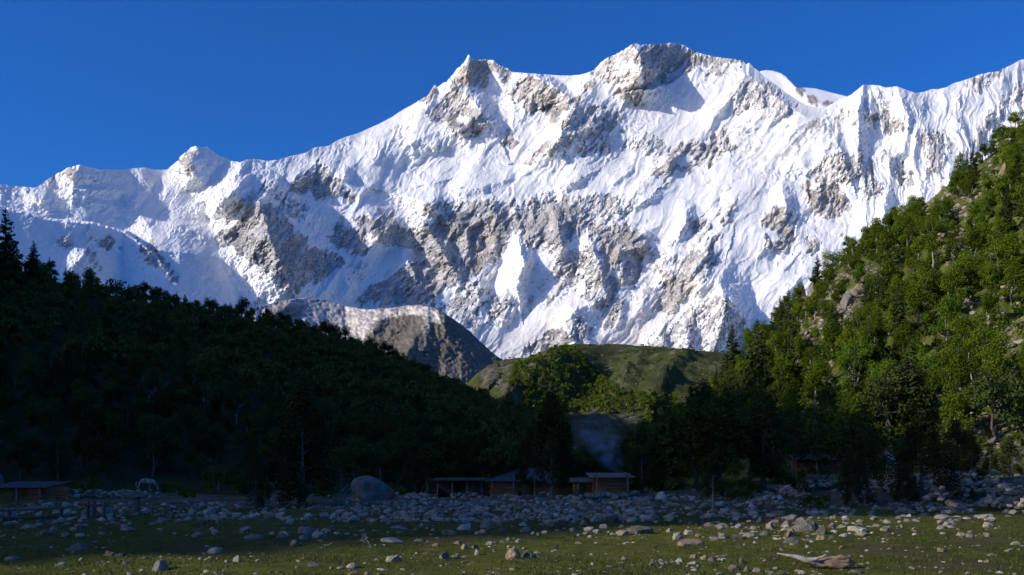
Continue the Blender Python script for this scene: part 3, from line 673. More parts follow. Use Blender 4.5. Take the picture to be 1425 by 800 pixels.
# (px, foot row, crest row, foot distance, crest distance)
LEFT = Hill([(-1500, 700, -60, 60, 120), (-900, 702, 120, 80, 190), (-400, 700, 260, 100, 240), (-100, 696, 352, 112, 265), (0, 694, 378, 118, 275), (60, 693, 388, 118, 280), (120, 692, 402, 120, 290), (190, 691, 420, 122, 300),
             (240, 690, 428, 124, 310), (300, 690, 440, 126, 320), (360, 689, 450, 128, 330), (430, 688, 470, 130, 350), (500, 687, 490, 133, 370), (560, 686, 512, 136, 385), (620, 685, 541, 140, 395), (680, 684, 568, 145, 400),
             (720, 684, 590, 150, 395), (760, 682, 620, 155, 370), (800, 680, 655, 160, 320), (840, 676, 668, 170, 260)], 3.0, 40, 31, .12)
RIGHT = Hill([(860, 684, 676, 130, 215), (880, 684, 668, 128, 218), (905, 684, 644, 125, 222), (940, 684, 610, 120, 226), (970, 684, 575, 117, 228), (1000, 684, 540, 114, 230), (1030, 683, 512, 111, 230), (1060, 682, 478, 109, 230), (1090, 681, 444, 107, 228), (1120, 680, 412, 105, 226),
              (1150, 679, 384, 103, 226), (1180, 678, 352, 102, 226), (1210, 677, 330, 101, 227), (1240, 676, 316, 100, 228), (1270, 675, 300, 99, 230), (1300, 674, 272, 98, 231), (1330, 673, 250, 98, 232), (1360, 672, 228, 98, 234),
              (1395, 672, 205, 97, 236), (1425, 671, 184, 97, 240), (1500, 668, 130, 96, 250), (1650, 664, 40, 94, 270), (1900, 660, -120, 90, 290), (2400, 650, -420, 86, 300)], 3.2, 16, 41, .0)
MID = Hill([(640, 655, 545, 480, 780), (664, 655, 520, 470, 800), (680, 656, 507, 460, 840), (700, 656, 500, 455, 870), (720, 657, 497, 450, 890), (740, 657, 497, 450, 900), (760, 658, 489, 445, 905), (780, 658, 481, 440, 910), (800, 658, 478, 440, 915), (830, 658, 480, 440, 925),
            (860, 658, 480, 440, 935), (900, 658, 482, 440, 945), (940, 657, 485, 440, 950), (985, 656, 487, 440, 955), (1040, 654, 494, 440, 960), (1120, 650, 500, 440, 960), (1300, 650, 520, 440, 960)], 9, 90, 51, .2, crag=lambda px, t, X, Y, Z: mid_ribs(px, t))

def mid_ribs(px, t):
    out = 0
    for a, b, A, wl, wr in ((690, 836, 16, 90, 30), (770, 872, -20, 34, 60), (850, 912, 8, 34, 22), (900, 992, 11, 56, 40), (915, 1010, -8, 24, 50), (640, 742, 7, 30, 20), (664, 726, -9, 18, 22)):
        line = a + (b - a) * np.clip((t - .25) / .75, 0, 1); d = px - line
        out = out + A * np.clip(1 - np.where(d < 0, -d / wl, d / wr), 0, 1) * (1 - np.clip(t, 0, 1) ** 2.2) * np.clip((t - .15) * 3, 0, 1)
    return out

def shade_ridge_h(X, Y):
    """unseen ridge added left of the camera, its crest shaped to shade the valley floor"""
    crest = np.interp(Y, [-700, -420, -300, -220, -150, -97, -86, -77, 15, 60, 200, 330, 400, 480, 570], SHADE_RIDGE)
    c = -330 - .10 * Y
    d = (X - c)
    wdt = np.where(d > 0, 150.0, 260.0)
    k = np.clip(1 - np.abs(d) / wdt, 0, 1)
    return crest * (k * k * (3 - 2 * k) * .55 + .45 * k) + (7 * fbm(X / 45, Y / 45, 4, 61) + 9 * fbm(X / 11, Y / 9, 4, 63)) * k - 2.0
SHADE_RIDGE = [10, 30, 60, 100, 122, 137, 150, 178, 194, 204, 228, 238, 244, 190, 90]  # crest heights set by where the valley shadow should end

def hill_cols(g1, g2, dirt, rock, rock_amt, seed, sc_=9):
    def f(U, T, X, Y, Z):
        n1 = fbm(X / sc_, Y / sc_, 5, seed, .6); n2 = fbm(X / (sc_ * .25), Y / (sc_ * .25), 3, seed + 9, .6)
        k = np.clip(.5 + .8 * n1, 0, 1)[..., None]
        C = np.array(g1) * (1 - k) + np.array(g2) * k
        d = np.clip((n2 - .15) * 2.5, 0, 1)[..., None]
        C = C * (1 - .6 * d) + np.array(dirt) * .6 * d
        ra = rock_amt(U, T, X, Y) if callable(rock_amt) else rock_amt
        r = np.clip((n1 * .7 + n2 * .6 - .55) * 3 + ra * 3, 0, 1)[..., None]
        C = C * (1 - r) + np.array(rock) * (.6 + .8 * np.clip(.5 + n2, 0, 1)[..., None]) * r
        return C
    return f

SCREE = [([(1285,292),(1310,262),(1345,238),(1372,222),(1400,224),(1396,262),(1360,290),(1345,310),(1300,312)], .30), ([(1110,470),(1112,425),(1150,384),(1200,372),(1240,380),(1238,410),(1205,440),(1180,462),(1140,475)], .42),
         ([(1300,330),(1345,318),(1350,372),(1318,372)], .3), ([(1330,420),(1425,395),(1425,640),(1352,640),(1330,560)], .05), ([(1210,376),(1262,380),(1262,400),(1220,402)], .2)]
def right_rock(U, T, X, Y):
    Vp = RIGHT.screen(U, T)[1]
    a = np.full(U.shape, -.22)
    for poly, st in SCREE:
        a = np.maximum(a, -.22 + (st + .22) * np.clip(.5 + poly_sd(U, Vp, poly) / 18, 0, 1))
    return a

def mid_rock(U, T, X, Y):
    Vp = MID.screen(U, T)[1]
    a = np.full(U.shape, -.25)
    a = np.maximum(a, .75 * np.clip(.5 + poly_sd(U, Vp, [(664,522),(680,507),(700,500),(735,498),(742,510),(720,530),(706,545),(690,540),(672,530)]) / 6, 0, 1))
    a = np.maximum(a, .5 * np.clip(.5 + poly_sd(U, Vp, [(800,600),(820,575),(880,570),(900,600),(890,655),(810,655)]) / 20, 0, 1))
    return a

def build_hills():
    hm = attr_mat('slope_turf_and_scree', .95, .3, 1.2, bump=.8, bscale=2.5, bdist=.35, spec=.05)
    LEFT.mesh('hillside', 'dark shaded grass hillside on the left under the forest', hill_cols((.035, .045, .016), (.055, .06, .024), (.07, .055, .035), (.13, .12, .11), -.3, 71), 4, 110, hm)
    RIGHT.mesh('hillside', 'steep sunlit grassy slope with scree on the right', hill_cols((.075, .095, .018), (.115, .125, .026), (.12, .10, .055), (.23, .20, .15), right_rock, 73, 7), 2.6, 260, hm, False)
    MID.mesh('hill', 'low green hill with a rocky left end across the valley', hill_cols((.045, .058, .016), (.075, .082, .026), (.075, .066, .04), (.105, .095, .08), mid_rock, 75, 24), 2.5, 150, attr_mat('far_turf', .95, .25, .3, bump=.9, bscale=.5, bdist=1.5, spec=.05), False)
    x, y = np.meshgrid(np.arange(-640, -150, 7.0), np.concatenate([np.arange(-720, -130, 9.0), np.arange(-130, -40, 3.0), np.arange(-40, 580, 7.0)]))
    z = shade_ridge_h(x, y)  # out-of-view ridge, added for the shadow it casts
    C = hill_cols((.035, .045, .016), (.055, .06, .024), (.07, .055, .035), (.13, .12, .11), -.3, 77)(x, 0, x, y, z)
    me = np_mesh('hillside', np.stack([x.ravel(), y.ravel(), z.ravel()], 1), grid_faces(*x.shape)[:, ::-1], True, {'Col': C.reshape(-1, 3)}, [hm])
    tag(link('hillside', me), 'unseen dark ridge added beyond the left edge to shade the valley', 'hill', kind='structure')

# ------------------------------------------------------------------ trees
def tube(pts, rad, seg=6):
    """tapered tube along a polyline -> verts, quads"""
    V, Q = [], []
    pts = [Vector(p) for p in pts]
    for i, p in enumerate(pts):
        d = (pts[min(i + 1, len(pts) - 1)] - pts[max(i - 1, 0)]).normalized()
        a = d.orthogonal().normalized() if abs(d.z) < .99 else Vector((1, 0, 0)); b = d.cross(a)
        for j in range(seg):
            t = 2 * math.pi * j / seg
            V.append(p + (a * math.cos(t) + b * math.sin(t)) * rad[i])
    for i in range(len(pts) - 1):
        for j in range(seg):
            k = (j + 1) % seg
            Q.append((i * seg + j, i * seg + k, (i + 1) * seg + k, (i + 1) * seg + j))
    e = (len(pts) - 1) * seg
    for j in range(1, seg - 1, 2): Q.append((e, e + j, e + j + 1, e + (j + 2) % seg if j + 2 <= seg else e))
    return [tuple(v) for v in V], [q if len(set(q)) == 4 else (q[0], q[1], q[2], q[2]) for q in Q]

def join(parts):
    V, Q = [], []
    for v, q in parts:
        o = len(V); V += v; Q += [tuple(i + o for i in f) for f in q]
    Q = [f for f in Q if len(set(f)) == 4]
    return np.array(V), np.array(Q)

def leaf_quads(C, Nrm, size, rs, aspect=.7):
    """one small bent-free leaf face at every centre, roughly facing Nrm"""
    n = len(C)
    r = rs.normal(size=(n, 3)); a = np.cross(Nrm, r); a /= np.linalg.norm(a, axis=1)[:, None] + 1e-9
    b = np.cross(Nrm, a); b /= np.linalg.norm(b, axis=1)[:, None] + 1e-9
    s = (size * (.6 + .8 * rs.rand(n)))[:, None] if np.isscalar(size) else size[:, None]
    a = a * s * .5; b = b * s * .5 * aspect
    V = np.stack([C - a - b * .4, C - b, C + a + b * .3, C + b], 1).reshape(-1, 3)
    return V, np.arange(4 * n).reshape(-1, 4)

def broadleaf(seed, H, Wd, nl, leaf, limbs=5, lean=0.1, base=.25, gap=.0):
    """trunk mesh data + crown mesh data of a birch-like tree: clumps of leaves round the ends of its limbs"""
    rs = np.random.RandomState(seed); rd = random.Random(seed)
    lx, ly = rs.uniform(-lean, lean, 2) * H
    parts = []; clumps = []
    stems = rd.choice([1, 1, 2, 2, 3])
    for s in range(stems):
        ox, oy = (rs.uniform(-.06, .06, 2) * H if stems > 1 else (0, 0))
        tip = np.array([lx + ox * 3.2, ly + oy * 3.2, H * rs.uniform(.78, .95)])
        pts = [np.array([ox * .4, oy * .4, -.4])]
        for i in range(1, 6):
            f = i / 5
            pts.append(np.array([ox * .4, oy * .4, 0]) * (1 - f) + tip * f + np.r_[rs.normal(size=2) * .02 * H, 0])
        r0 = H * .019 / math.sqrt(stems) * 1.25
        parts.append(tube(pts, [r0 * 1.5, r0 * 1.1, r0 * .9, r0 * .66, r0 * .4, r0 * .12], 6))
        clumps.append((pts[-1], .20 * Wd + .05 * H)); clumps.append((pts[-2], .26 * Wd + .05 * H))
        for j in range(limbs):
            f = rs.uniform(base + .05, .85); k = int(f * 5); p0 = pts[k] * (1 - (f * 5 - k)) + pts[min(k + 1, 5)] * (f * 5 - k)
            an = rs.uniform(0, 6.28); ln = Wd * .5 * rs.uniform(.55, 1.0) * (1.1 - .45 * f)
            end = p0 + np.array([math.cos(an) * ln, math.sin(an) * ln, ln * rs.uniform(.15, .75)])
            mid = (p0 + end) / 2 + np.array([0, 0, -.08 * ln])
            parts.append(tube([p0, mid, end], [r0 * .5, r0 * .3, r0 * .08], 5))
            clumps.append((end, Wd * rs.uniform(.13, .24))); clumps.append((mid * .4 + end * .6 + rs.normal(size=3) * .1 * Wd, Wd * rs.uniform(.11, .2)))
    tv, tq = join(parts)
    cs, ns = [], []
    wts = np.array([c[1] ** 2 for c in clumps]); wts /= wts.sum()
    for (c, r), wgt in zip(clumps, wts):
        n = max(8, int(nl * wgt))
        d = rs.normal(size=(n, 3)); d /= np.linalg.norm(d, axis=1)[:, None]
        rad = r * (rs.rand(n) ** .45) * (1 + .35 * pn3(d * 1.7 + c[None] * .3, seed))
        p = c + d * rad[:, None] * np.array([1, 1, .82])
        cs.append(p); ns.append(d * .8 + rs.normal(size=(n, 3)) * .55 + np.array([0, 0, .35]))
    cs = np.concatenate(cs); ns = np.concatenate(ns)
    k = cs[:, 2] > base * H * .7
    lv, lq = leaf_quads(cs[k], ns[k], leaf, rs, .8)
    return (tv, tq), (lv, lq)

def conifer(seed, H, Wd, dens=1.0, ragged=.25, dead=False):
    """spruce-like: whorls of drooping boughs, each a spray of needle tufts"""
    rs = np.random.RandomState(seed)
    parts = [tube([(0, 0, -.5), (0, 0, .3 * H), (rs.normal() * .02, 0, .7 * H), (0, 0, H)], [H * .022, H * .016, H * .008, .01], 7)]
    cs, ns, sz = [], [], []
    z = .06 * H
    while z < H * .985:
        f = z / H
        R = Wd * .5 * (1 - f) ** .8 * (.55 + .45 * min(1, f / .12)) + .05
        nb = int(5 + 5 * (1 - f))
        for j in range(nb):
            an = rs.uniform(0, 6.283); L = R * rs.uniform(1 - ragged * 1.6, 1 + ragged)
            if L < .15: L = .15
            up = rs.uniform(-.28, .02) + .5 * f
            end = np.array([math.cos(an) * L, math.sin(an) * L, L * up])
            z0 = z + rs.uniform(-.02, .02) * H
            parts.append(tube([(0, 0, z0), tuple(np.array([0, 0, z0]) + end * .95)], [H * .003 + .008, .006], 4))
            n = max(5, int(dens * L * 15))
            t = rs.rand(n) ** .6
            side = np.array([-math.sin(an), math.cos(an), 0])
            p = np.array([0, 0, z0]) + t[:, None] * end + side * (rs.normal(size=(n, 1)) * .17 * L * (1.15 - t)[:, None]) + np.c_[np.zeros((n, 2)), rs.normal(size=n) * .07 * L - .05 * L * t]
            cs.append(p); ns.append(rs.normal(size=(n, 3)) * .5 + np.array([math.cos(an) * .5, math.sin(an) * .5, .7]))
            sz.append(np.full(n, .13 + .11 * L) * rs.uniform(.7, 1.3, n))
        z += H * (.026 + .014 * rs.rand()) * (1.1 - .45 * f)
    cs = np.concatenate(cs); ns = np.concatenate(ns); sz = np.concatenate(sz)
    lv, lq = leaf_quads(cs, ns, sz * 1.5, rs, .55)
    tv, tq = join(parts)
    return (tv, tq), (lv, lq)

def juniper(seed, H, Wd, nl, leaf, base=.15):
    """dense upright dark tree with a ragged cone of sprays"""
    rs = np.random.RandomState(seed)
    parts = [tube([(0, 0, -.4), (rs.normal() * .05, 0, .2 * H), (0, 0, .5 * H), (0, 0, .75 * H)], [H * .03, H * .022, H * .008, .01], 7)]
    cl = []
    for i in range(34):
        f = base + (1 - base) * rs.rand() ** .9; an = rs.uniform(0, 6.28)
        R = Wd * .5 * (1 - ((f - .3) / .72) ** 2 if f > .3 else .75 + .8 * (f - base)) 
        R = max(R, .05 * Wd)
        rr = R * rs.uniform(.35, .95)
        c = np.array([math.cos(an) * rr, math.sin(an) * rr, f * H])
        parts.append(tube([(0, 0, max(.1, f * H - rr * .7)), tuple(c)], [H * .006, .01], 4))
        cl.append((c, Wd * rs.uniform(.10, .19)))
    cl.append((np.array([0, 0, H * .95]), Wd * .09))
    cs, ns = [], []
    for c, r in cl:
        n = nl // len(cl)
        d = rs.normal(size=(n, 3)); d /= np.linalg.norm(d, axis=1)[:, None]
        p = c + d * (r * rs.rand(n) ** .5)[:, None] * np.array([1, 1, 1.7])
        cs.append(p); ns.append(d * .6 + rs.normal(size=(n, 3)) * .6 + np.array([0, 0, .3]))
    lv, lq = leaf_quads(np.concatenate(cs), np.concatenate(ns), leaf, rs, .6)
    return join(parts), (lv, lq)

def snag(seed, H, Wd):
    """bleached dead tree: bare forked limbs"""
    rs = np.random.RandomState(seed); parts = []
    def grow(p, d, L, r, depth):
        pts = [p]; 
        for i in range(3):
            d = d + rs.normal(size=3) * .16; d /= np.linalg.norm(d); pts.append(pts[-1] + d * L / 3)
        parts.append(tube(pts, [r, r * .85, r * .7, r * .5], 5))
        if depth > 0:
            for k in range(2 + (rs.rand() < .5)):
                nd = d + rs.normal(size=3) * .75; nd[2] = abs(nd[2]) * .6 + .1; nd /= np.linalg.norm(nd)
                grow(pts[-1 - (k % 2)], nd, L * rs.uniform(.5, .75), r * .5, depth - 1)
    grow(np.array([0, 0, -.3]), np.array([rs.normal() * .25, rs.normal() * .25, 1.]), H * .5, H * .035, 3)
    return join(parts)

MT = {}
def mats():
    MT['leaf_birch'] = leaf_mat('birch_leaves', (.082, .13, .010), (.145, .20, .016), .33, .35)
    MT['leaf_shade'] = leaf_mat('shade_darkened_leaves', (.042, .06, .018), (.07, .095, .022), .3, .4)  # darker copy of the leaf green, shade put into the colour
    MT['leaf_far'] = leaf_mat('far_thicket_leaves', (.075, .115, .012), (.125, .165, .02), .3, .3, .08)
    MT['needles'] = leaf_mat('spruce_needles', (.038, .062, .016), (.065, .092, .022), .15, .2)
    MT['juniper'] = leaf_mat('juniper_sprays', (.034, .046, .018), (.055, .066, .022), .12, .25)
    MT['shrub'] = leaf_mat('shrub_leaves', (.06, .09, .012), (.10, .13, .02), .3, .25)
    MT['birch_bark'] = surf('pale_birch_bark', (.17, .15, .12), (.36, .33, .28), 4, .9, .4, rnd=.25)
    MT['dark_bark'] = surf('grey_brown_bark', (.075, .06, .045), (.14, .12, .10), 5, .95, .5, rnd=.3)
    MT['dead_wood'] = surf('bleached_dead_wood', (.27, .24, .20), (.42, .39, .34), 5, .9, .4, stretch=(1, 1, .2))
    MT['stone'] = surf('grey_granite', (.105, .096, .08), (.23, .212, .178), 2.4, .92, .6, rnd=.34, bdist=.04)
    MT['stone_tan'] = surf('tan_stained_granite', (.17, .12, .075), (.30, .225, .14), 2.2, .92, .6, rnd=.25, bdist=.04)
    MT['stone_dark'] = surf('dark_lichened_granite', (.048, .044, .037), (.115, .105, .088), 2.0, .95, .7, rnd=.3, bdist=.05)
    MT['stone_mid'] = surf('weathered_grey_granite', (.08, .072, .058), (.18, .162, .132), 2.0, .95, .8, rnd=.15, bdist=.06)
    MT['log'] = surf('weathered_red_brown_logs', (.20, .092, .038), (.36, .18, .08), 3, .9, .5, rnd=.2, stretch=(.25, 1, 1))
    MT['log_grey'] = surf('weathered_grey_timber', (.13, .115, .095), (.24, .215, .18), 3, .9, .5, rnd=.2)
    MT['tin'] = surf('pale_sheet_metal', (.055, .056, .057), (.10, .10, .10), 1.5, .7, .2, spec=.15, rnd=.1)
    MT['turf_roof'] = surf('earth_and_brush_roof', (.07, .06, .045), (.14, .12, .09), 4, .95, .8, rnd=.1)

PROTO = {}
def proto(kind, idx, tr, cr, trunk_mat, crown_mat):
    tm = np_mesh('trunk', tr[0], tr[1], True, None, [MT[trunk_mat]])
    cm = np_mesh('crown', cr[0], cr[1], False, None, [MT[crown_mat]]) if cr is not None else None
    PROTO.setdefault(kind, []).append((tm, cm))

def build_protos():
    for i in range(7): proto('birch', i, *broadleaf(100 + i, 8, 4.4, 4600, .25, 9, .10, .10), 'birch_bark', 'leaf_birch')
    for i in range(6): proto('wood', i, *broadleaf(200 + i, 9, 6.0, 2400, .38, 8, .08, .08), 'dark_bark', 'leaf_shade')
    for i in range(5): proto('spruce', i, *conifer(300 + i, 12, 4.6 + .5 * (i % 3), 1.0, .25), 'dark_bark', 'needles')
    for i in range(3): proto('narrow', i, *conifer(320 + i, 12, 3.4, 1.1, .3), 'dark_bark', 'needles')
    for i in range(4): proto('juniper', i, *juniper(340 + i, 10, 5.4, 8500, .26, .12), 'dark_bark', 'juniper')
    for i in range(3): proto('lone', i, *juniper(360 + i, 5, 2.8, 4200, .15, .3), 'birch_bark', 'juniper')
    for i in range(5): proto('shrub', i, *broadleaf(380 + i, 2.2, 2.6, 800, .2, 4, .1, .05), 'birch_bark', 'shrub')
    for i in range(4): proto('hilltree', i, *broadleaf(400 + i, 8, 5.2, 420, .65, 4, .06, .1), 'birch_bark', 'leaf_far')
    for i in range(6): PROTO.setdefault('snag', []).append((np_mesh('trunk', *snag(420 + i, 6, 4), True, None, [MT['dead_wood']]), None))
    for i in range(2): proto('krumm', i, *broadleaf(440 + i, 6, 6, 1500, .3, 6, .25, .25), 'birch_bark', 'leaf_birch')
HGT = {'birch': 8, 'wood': 9, 'spruce': 12, 'narrow': 12, 'juniper': 10, 'lone': 5, 'shrub': 2.2, 'hilltree': 8, 'snag': 6, 'krumm': 6}
NAME = {'birch': 'birch_tree', 'wood': 'broadleaf_tree', 'spruce': 'conifer_tree', 'narrow': 'conifer_tree', 'juniper': 'juniper_tree', 'lone': 'juniper_tree', 'shrub': 'shrub', 'hilltree': 'bushy_tree', 'snag': 'dead_tree', 'krumm': 'birch_tree'}
TREES = []      # every tree or shrub: (object, px, py, kind, screen height)
rng = random.Random(11)

def plant(kind, pos, height, label=None, group=None, cat=None, wide=1.0, rz=None, zone=None, one=False, idx=None):
    x, y, z = pos
    s = height / HGT[kind]
    tm, cm = PROTO[kind][rng.randrange(len(PROTO[kind])) if idx is None else idx]
    rz = rng.uniform(0, 6.28) if rz is None else rz
    nm = NAME[kind]
    if cm is None:
        r = link(nm, tm); r.location = (x, y, z); r.rotation_euler = (0, 0, rz); r.scale = (s * wide, s * wide, s)
    else:
        r = empty(nm, (x, y, z), rz, (s * wide, s * wide, s))
        link('trunk', tm, r); link('crown', cm, r)
    tag(r, label, cat or ('shrub' if kind == 'shrub' else 'tree'), group)
    TREES.append(dict(o=r, px=CX + x / y * F, py=HY - (z - CZ) / y * F, h=height / y * F, kind=kind, zone=zone, label=label))
    return r
# ------------------------------------------------------------------ planting the slopes
def hill_plant(H, kind, px, py, hpx, label=None, **k):
    p = H.find(px, py)
    return plant(kind, p, hpx * p[1] / F, label, **k)

def ground_plant(kind, px, py, hpx, label=None, **k):
    x, y, z = ground_at(px, py)
    return plant(kind, (x, y, z - .05), hpx * y / F, label, **k)

def scatter(H, n, px0, px1, accept, spacing, t0=.03, t1=1.0, tries=60):
    """points spread over a slope, at least `spacing` metres apart"""
    out = []; cell = {}
    for _ in range(n * tries):
        if len(out) >= n: break
        px = rng.uniform(px0, px1); t = rng.uniform(t0, t1)
        x, y, z = (float(v) for v in H.at(px, t))
        X, Y = int(x // spacing), int(y // spacing)
        if any((x - a) ** 2 + (y - b) ** 2 < spacing ** 2 for i in (-1, 0, 1) for j in (-1, 0, 1) for a, b in cell.get((X + i, Y + j), ())): continue
        py = HY - (z - CZ) / y * F
        if not accept(px, py, t, x, y): continue
        cell.setdefault((X, Y), []).append((x, y)); out.append((px, py, t, x, y, z))
    return out

def in_poly(px, py, poly): return float(poly_sd(np.array([px]), np.array([py]), poly)[0])

def build_trees():
    # ---- left: the shaded forest. Trees on the crest and nearest ones are things, the depth of the wood is one mass
    hill_plant(LEFT, 'spruce', 8, 408, 118, 'tallest dark conifer at the left edge rising above the forest against the glacier', idx=1, wide=1.1)
    hill_plant(LEFT, 'spruce', -22, 410, 95, 'dark conifer cut by the left edge beside the tallest conifer', idx=0)
    hill_plant(LEFT, 'spruce', 47, 396, 60, 'small pointed dark conifer right of the tallest conifer on the left skyline', idx=2, wide=1.15)
    hill_plant(LEFT, 'spruce', 24, 402, 50, 'short dark conifer between the two pointed conifers on the left skyline', idx=3)
    for px, py, h, k, lb in [(137, 628, 62, 'birch', 'leaning birch with pale bare trunk in the dark lower left slope'), (150, 622, 52, 'birch', 'smaller birch right of the leaning birch with pale trunk on the left slope'),
                             (315, 600, 70, 'wood', 'dark tree with thin pale trunk left of the big juniper'), (420, 640, 90, 'spruce', 'dark conifer behind the big pale trunked juniper'), (235, 600, 60, 'wood', 'dark tree with forked pale trunk right of the bare path strip'),
                             (150, 480, 60, 'spruce', 'dark conifer in the upper left forest below the skyline'), (215, 500, 66, 'spruce', 'dark conifer in the middle of the left forest')]:
        hill_plant(LEFT, k, px, py, h, lb)
    def ok_left(px, py, t, x, y):
        if px < 330 and py > 592 + 14 * math.sin(px / 37): return rng.random() < .10
        if 190 < px < 330 and abs(py - (585 + (px - 190) * .28)) < 12: return False
        return py < 688
    pts = scatter(LEFT, 2100, -140, 838, ok_left, 4.3)
    pts.sort(key=lambda p: p[4])
    crest = [p for p in pts if p[2] > .93 and 40 < p[0] < 800]; rng.shuffle(crest); crest = crest[:110]
    cs = set(id(p) for p in crest)
    near = [p for p in pts if id(p) not in cs and -30 < p[0]][:140]
    ns = set(id(p) for p in near)
    for p in crest:
        hgt = rng.uniform(2.6, 7.0) * (1.3 if rng.random() < .2 else 1) * (p[4] / 330) ** .6
        plant(rng.choice(['wood', 'wood', 'spruce'] if p[0] < 330 else ['wood'] * 7 + ['spruce']), (p[3], p[4], p[5] - .2), hgt, zone='crest', wide=rng.uniform(.9, 1.2))
    for p in near:
        plant('wood' if rng.random() < .85 else 'juniper', (p[3], p[4], p[5] - .2), rng.uniform(4.0, 7.5), zone='leftlow', wide=rng.uniform(.9, 1.15))
    Vs, Qs, o = [], [], 0
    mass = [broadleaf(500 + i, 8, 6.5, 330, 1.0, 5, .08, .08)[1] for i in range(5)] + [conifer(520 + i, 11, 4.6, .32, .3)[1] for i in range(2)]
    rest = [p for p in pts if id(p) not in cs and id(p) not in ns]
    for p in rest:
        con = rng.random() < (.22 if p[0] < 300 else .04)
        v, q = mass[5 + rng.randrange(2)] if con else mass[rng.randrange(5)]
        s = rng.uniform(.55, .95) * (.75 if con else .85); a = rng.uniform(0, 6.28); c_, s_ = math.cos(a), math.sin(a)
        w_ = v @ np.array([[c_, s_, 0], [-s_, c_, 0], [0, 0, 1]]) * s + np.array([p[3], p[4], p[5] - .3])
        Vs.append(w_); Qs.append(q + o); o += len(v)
    tag(link('forest', np_mesh('forest', np.concatenate(Vs), np.concatenate(Qs), False, None, [MT['leaf_shade']])), 'dense dark shaded forest covering the left slope', 'forest', kind='stuff')
    for px, py, h in [(368, 470, 26), (402, 492, 22), (560, 560, 30), (595, 470 + 100, 26), (284, 560, 40), (205, 560, 42), (262, 555, 26), (495, 600, 34), (520, 575, 24), (615, 600, 34), (640, 640, 26), (690, 585, 28), (540, 630, 26), (330, 590, 30), (596, 668, 48), (560, 655, 30)]:
        p = LEFT.find(px, py); plant('snag', p, h * p[1] / F * 1.2, zone='leftsnag', wide=.8)
    # ---- left foot: the junipers that stand on the flat
    ground_plant('juniper', 421, 706, 150, 'large dark juniper with a thick pale trunk left of the rounded boulder', wide=1.35, idx=0)
    ground_plant('juniper', 356, 708, 72, 'dark juniper with a short black trunk left of the large juniper', wide=1.1, idx=1)
    ground_plant('juniper', 768, 699, 142, 'tall brownish juniper standing in front of the log huts', wide=1.05, idx=2)
    ground_plant('juniper', 729, 695, 52, 'small dark juniper in front of the pale roofed hut', wide=.9, idx=3)
    for i, (px, py, h, k) in enumerate([(560, 694, 62, 'juniper'), (583, 692, 78, 'wood'), (610, 690, 88, 'wood'), (640, 690, 80, 'wood'), (668, 690, 86, 'juniper'), (700, 690, 78, 'wood'), (742, 690, 96, 'juniper'), (455, 692, 70, 'wood'), (476, 690, 86, 'wood'),
                                     (530, 690, 76, 'wood'), (300, 695, 52, 'wood'), (270, 690, 40, 'shrub'), (390, 692, 80, 'wood'), (320, 692, 70, 'juniper'), (505, 688, 80, 'wood'), (84, 690, 24, 'shrub')]):
        p = ground_at(px, py - 2); plant(k, (p[0], p[1] + 8, p[2] - .1), h * p[1] / F, zone='hutrow', wide=1.1)
    for i in range(46):
        px = rng.uniform(-10, 1100); p = ground_at(px, 690); yy = p[1] + rng.uniform(-4, 9)
        if 480 < px < 545 or 590 < px < 885: yy = p[1] + 12
        if 150 < px < 225: continue
        xx = (px - CX) / F * yy
        plant('shrub', (xx, yy, float(gz(xx, yy)) - .05), rng.uniform(.5, 1.5), zone='bankshrub', wide=rng.uniform(1, 1.7))
    # ---- right slope: trees one can tell apart
    for kind, px, py, h, wd, lb in [
        ('spruce', 1019, 528, 78, 1.0, 'dark pointed conifer against the snow at the left end of the sunlit slope'), ('spruce', 1054, 562, 118, 1.05, 'broad conifer right of the pointed one against the snow'),
        ('narrow', 1101, 552, 94, 1.3, 'slender conifer among birches below the lower scree patch'), ('spruce', 1250, 472, 76, .95, 'light green conifer below the scree in the middle of the right slope'),
        ('narrow', 1268, 600, 132, 1.35, 'tallest narrow grey green conifer on the lower right slope'), ('spruce', 1306, 545, 66, .8, 'ragged conifer right of the tallest narrow conifer'),
        ('spruce', 1209, 524, 80, 1.0, 'dark conifer beside the bleached dead tree on the right slope'), ('spruce', 1150, 600, 74, 1.0, 'shaded conifer below the bleached dead tree'),
        ('spruce', 1032, 545, 60, 1.0, 'small conifer between the pointed and the broad conifer'), ('birch', 1389, 196, 36, 1.4, 'round topped birch on the skyline at the upper right edge'), ('birch', 1367, 226, 26, 1.3, 'small birch on the skyline left of the round topped birch'),
        ('birch', 1361, 205 + 25, 16, 1.2, 'tiny leaning birch on the upper right skyline'), ('snag', 1100, 428, 18, .6, 'small bare tree on the skyline above the lower scree'),
        ('birch', 1414, 190, 34, 1.3, 'dense birch at the upper right corner of the slope'), ('krumm', 1320, 555, 44, 1.0, 'bent birch with bleached limbs at the right of the lower slope'),
        ('snag', 1159, 552, 34, 1.1, 'bleached dead tree with a tangle of branches on the right slope'), ('snag', 1316, 572, 38, 1.0, 'bleached leaning dead tree on the lower right slope'), ('snag', 1290, 485, 20, 1.0, 'small bleached dead tree in the middle of the right slope'),
        ('birch', 1228, 545, 40, 1.1, 'lone birch on open grass right of the bleached dead tree'), ('birch', 1236, 420, 62, 1.0, 'upright birch at the edge of the middle scree')]:
        hill_plant(RIGHT, kind, px, py, h, lb, wide=wd)
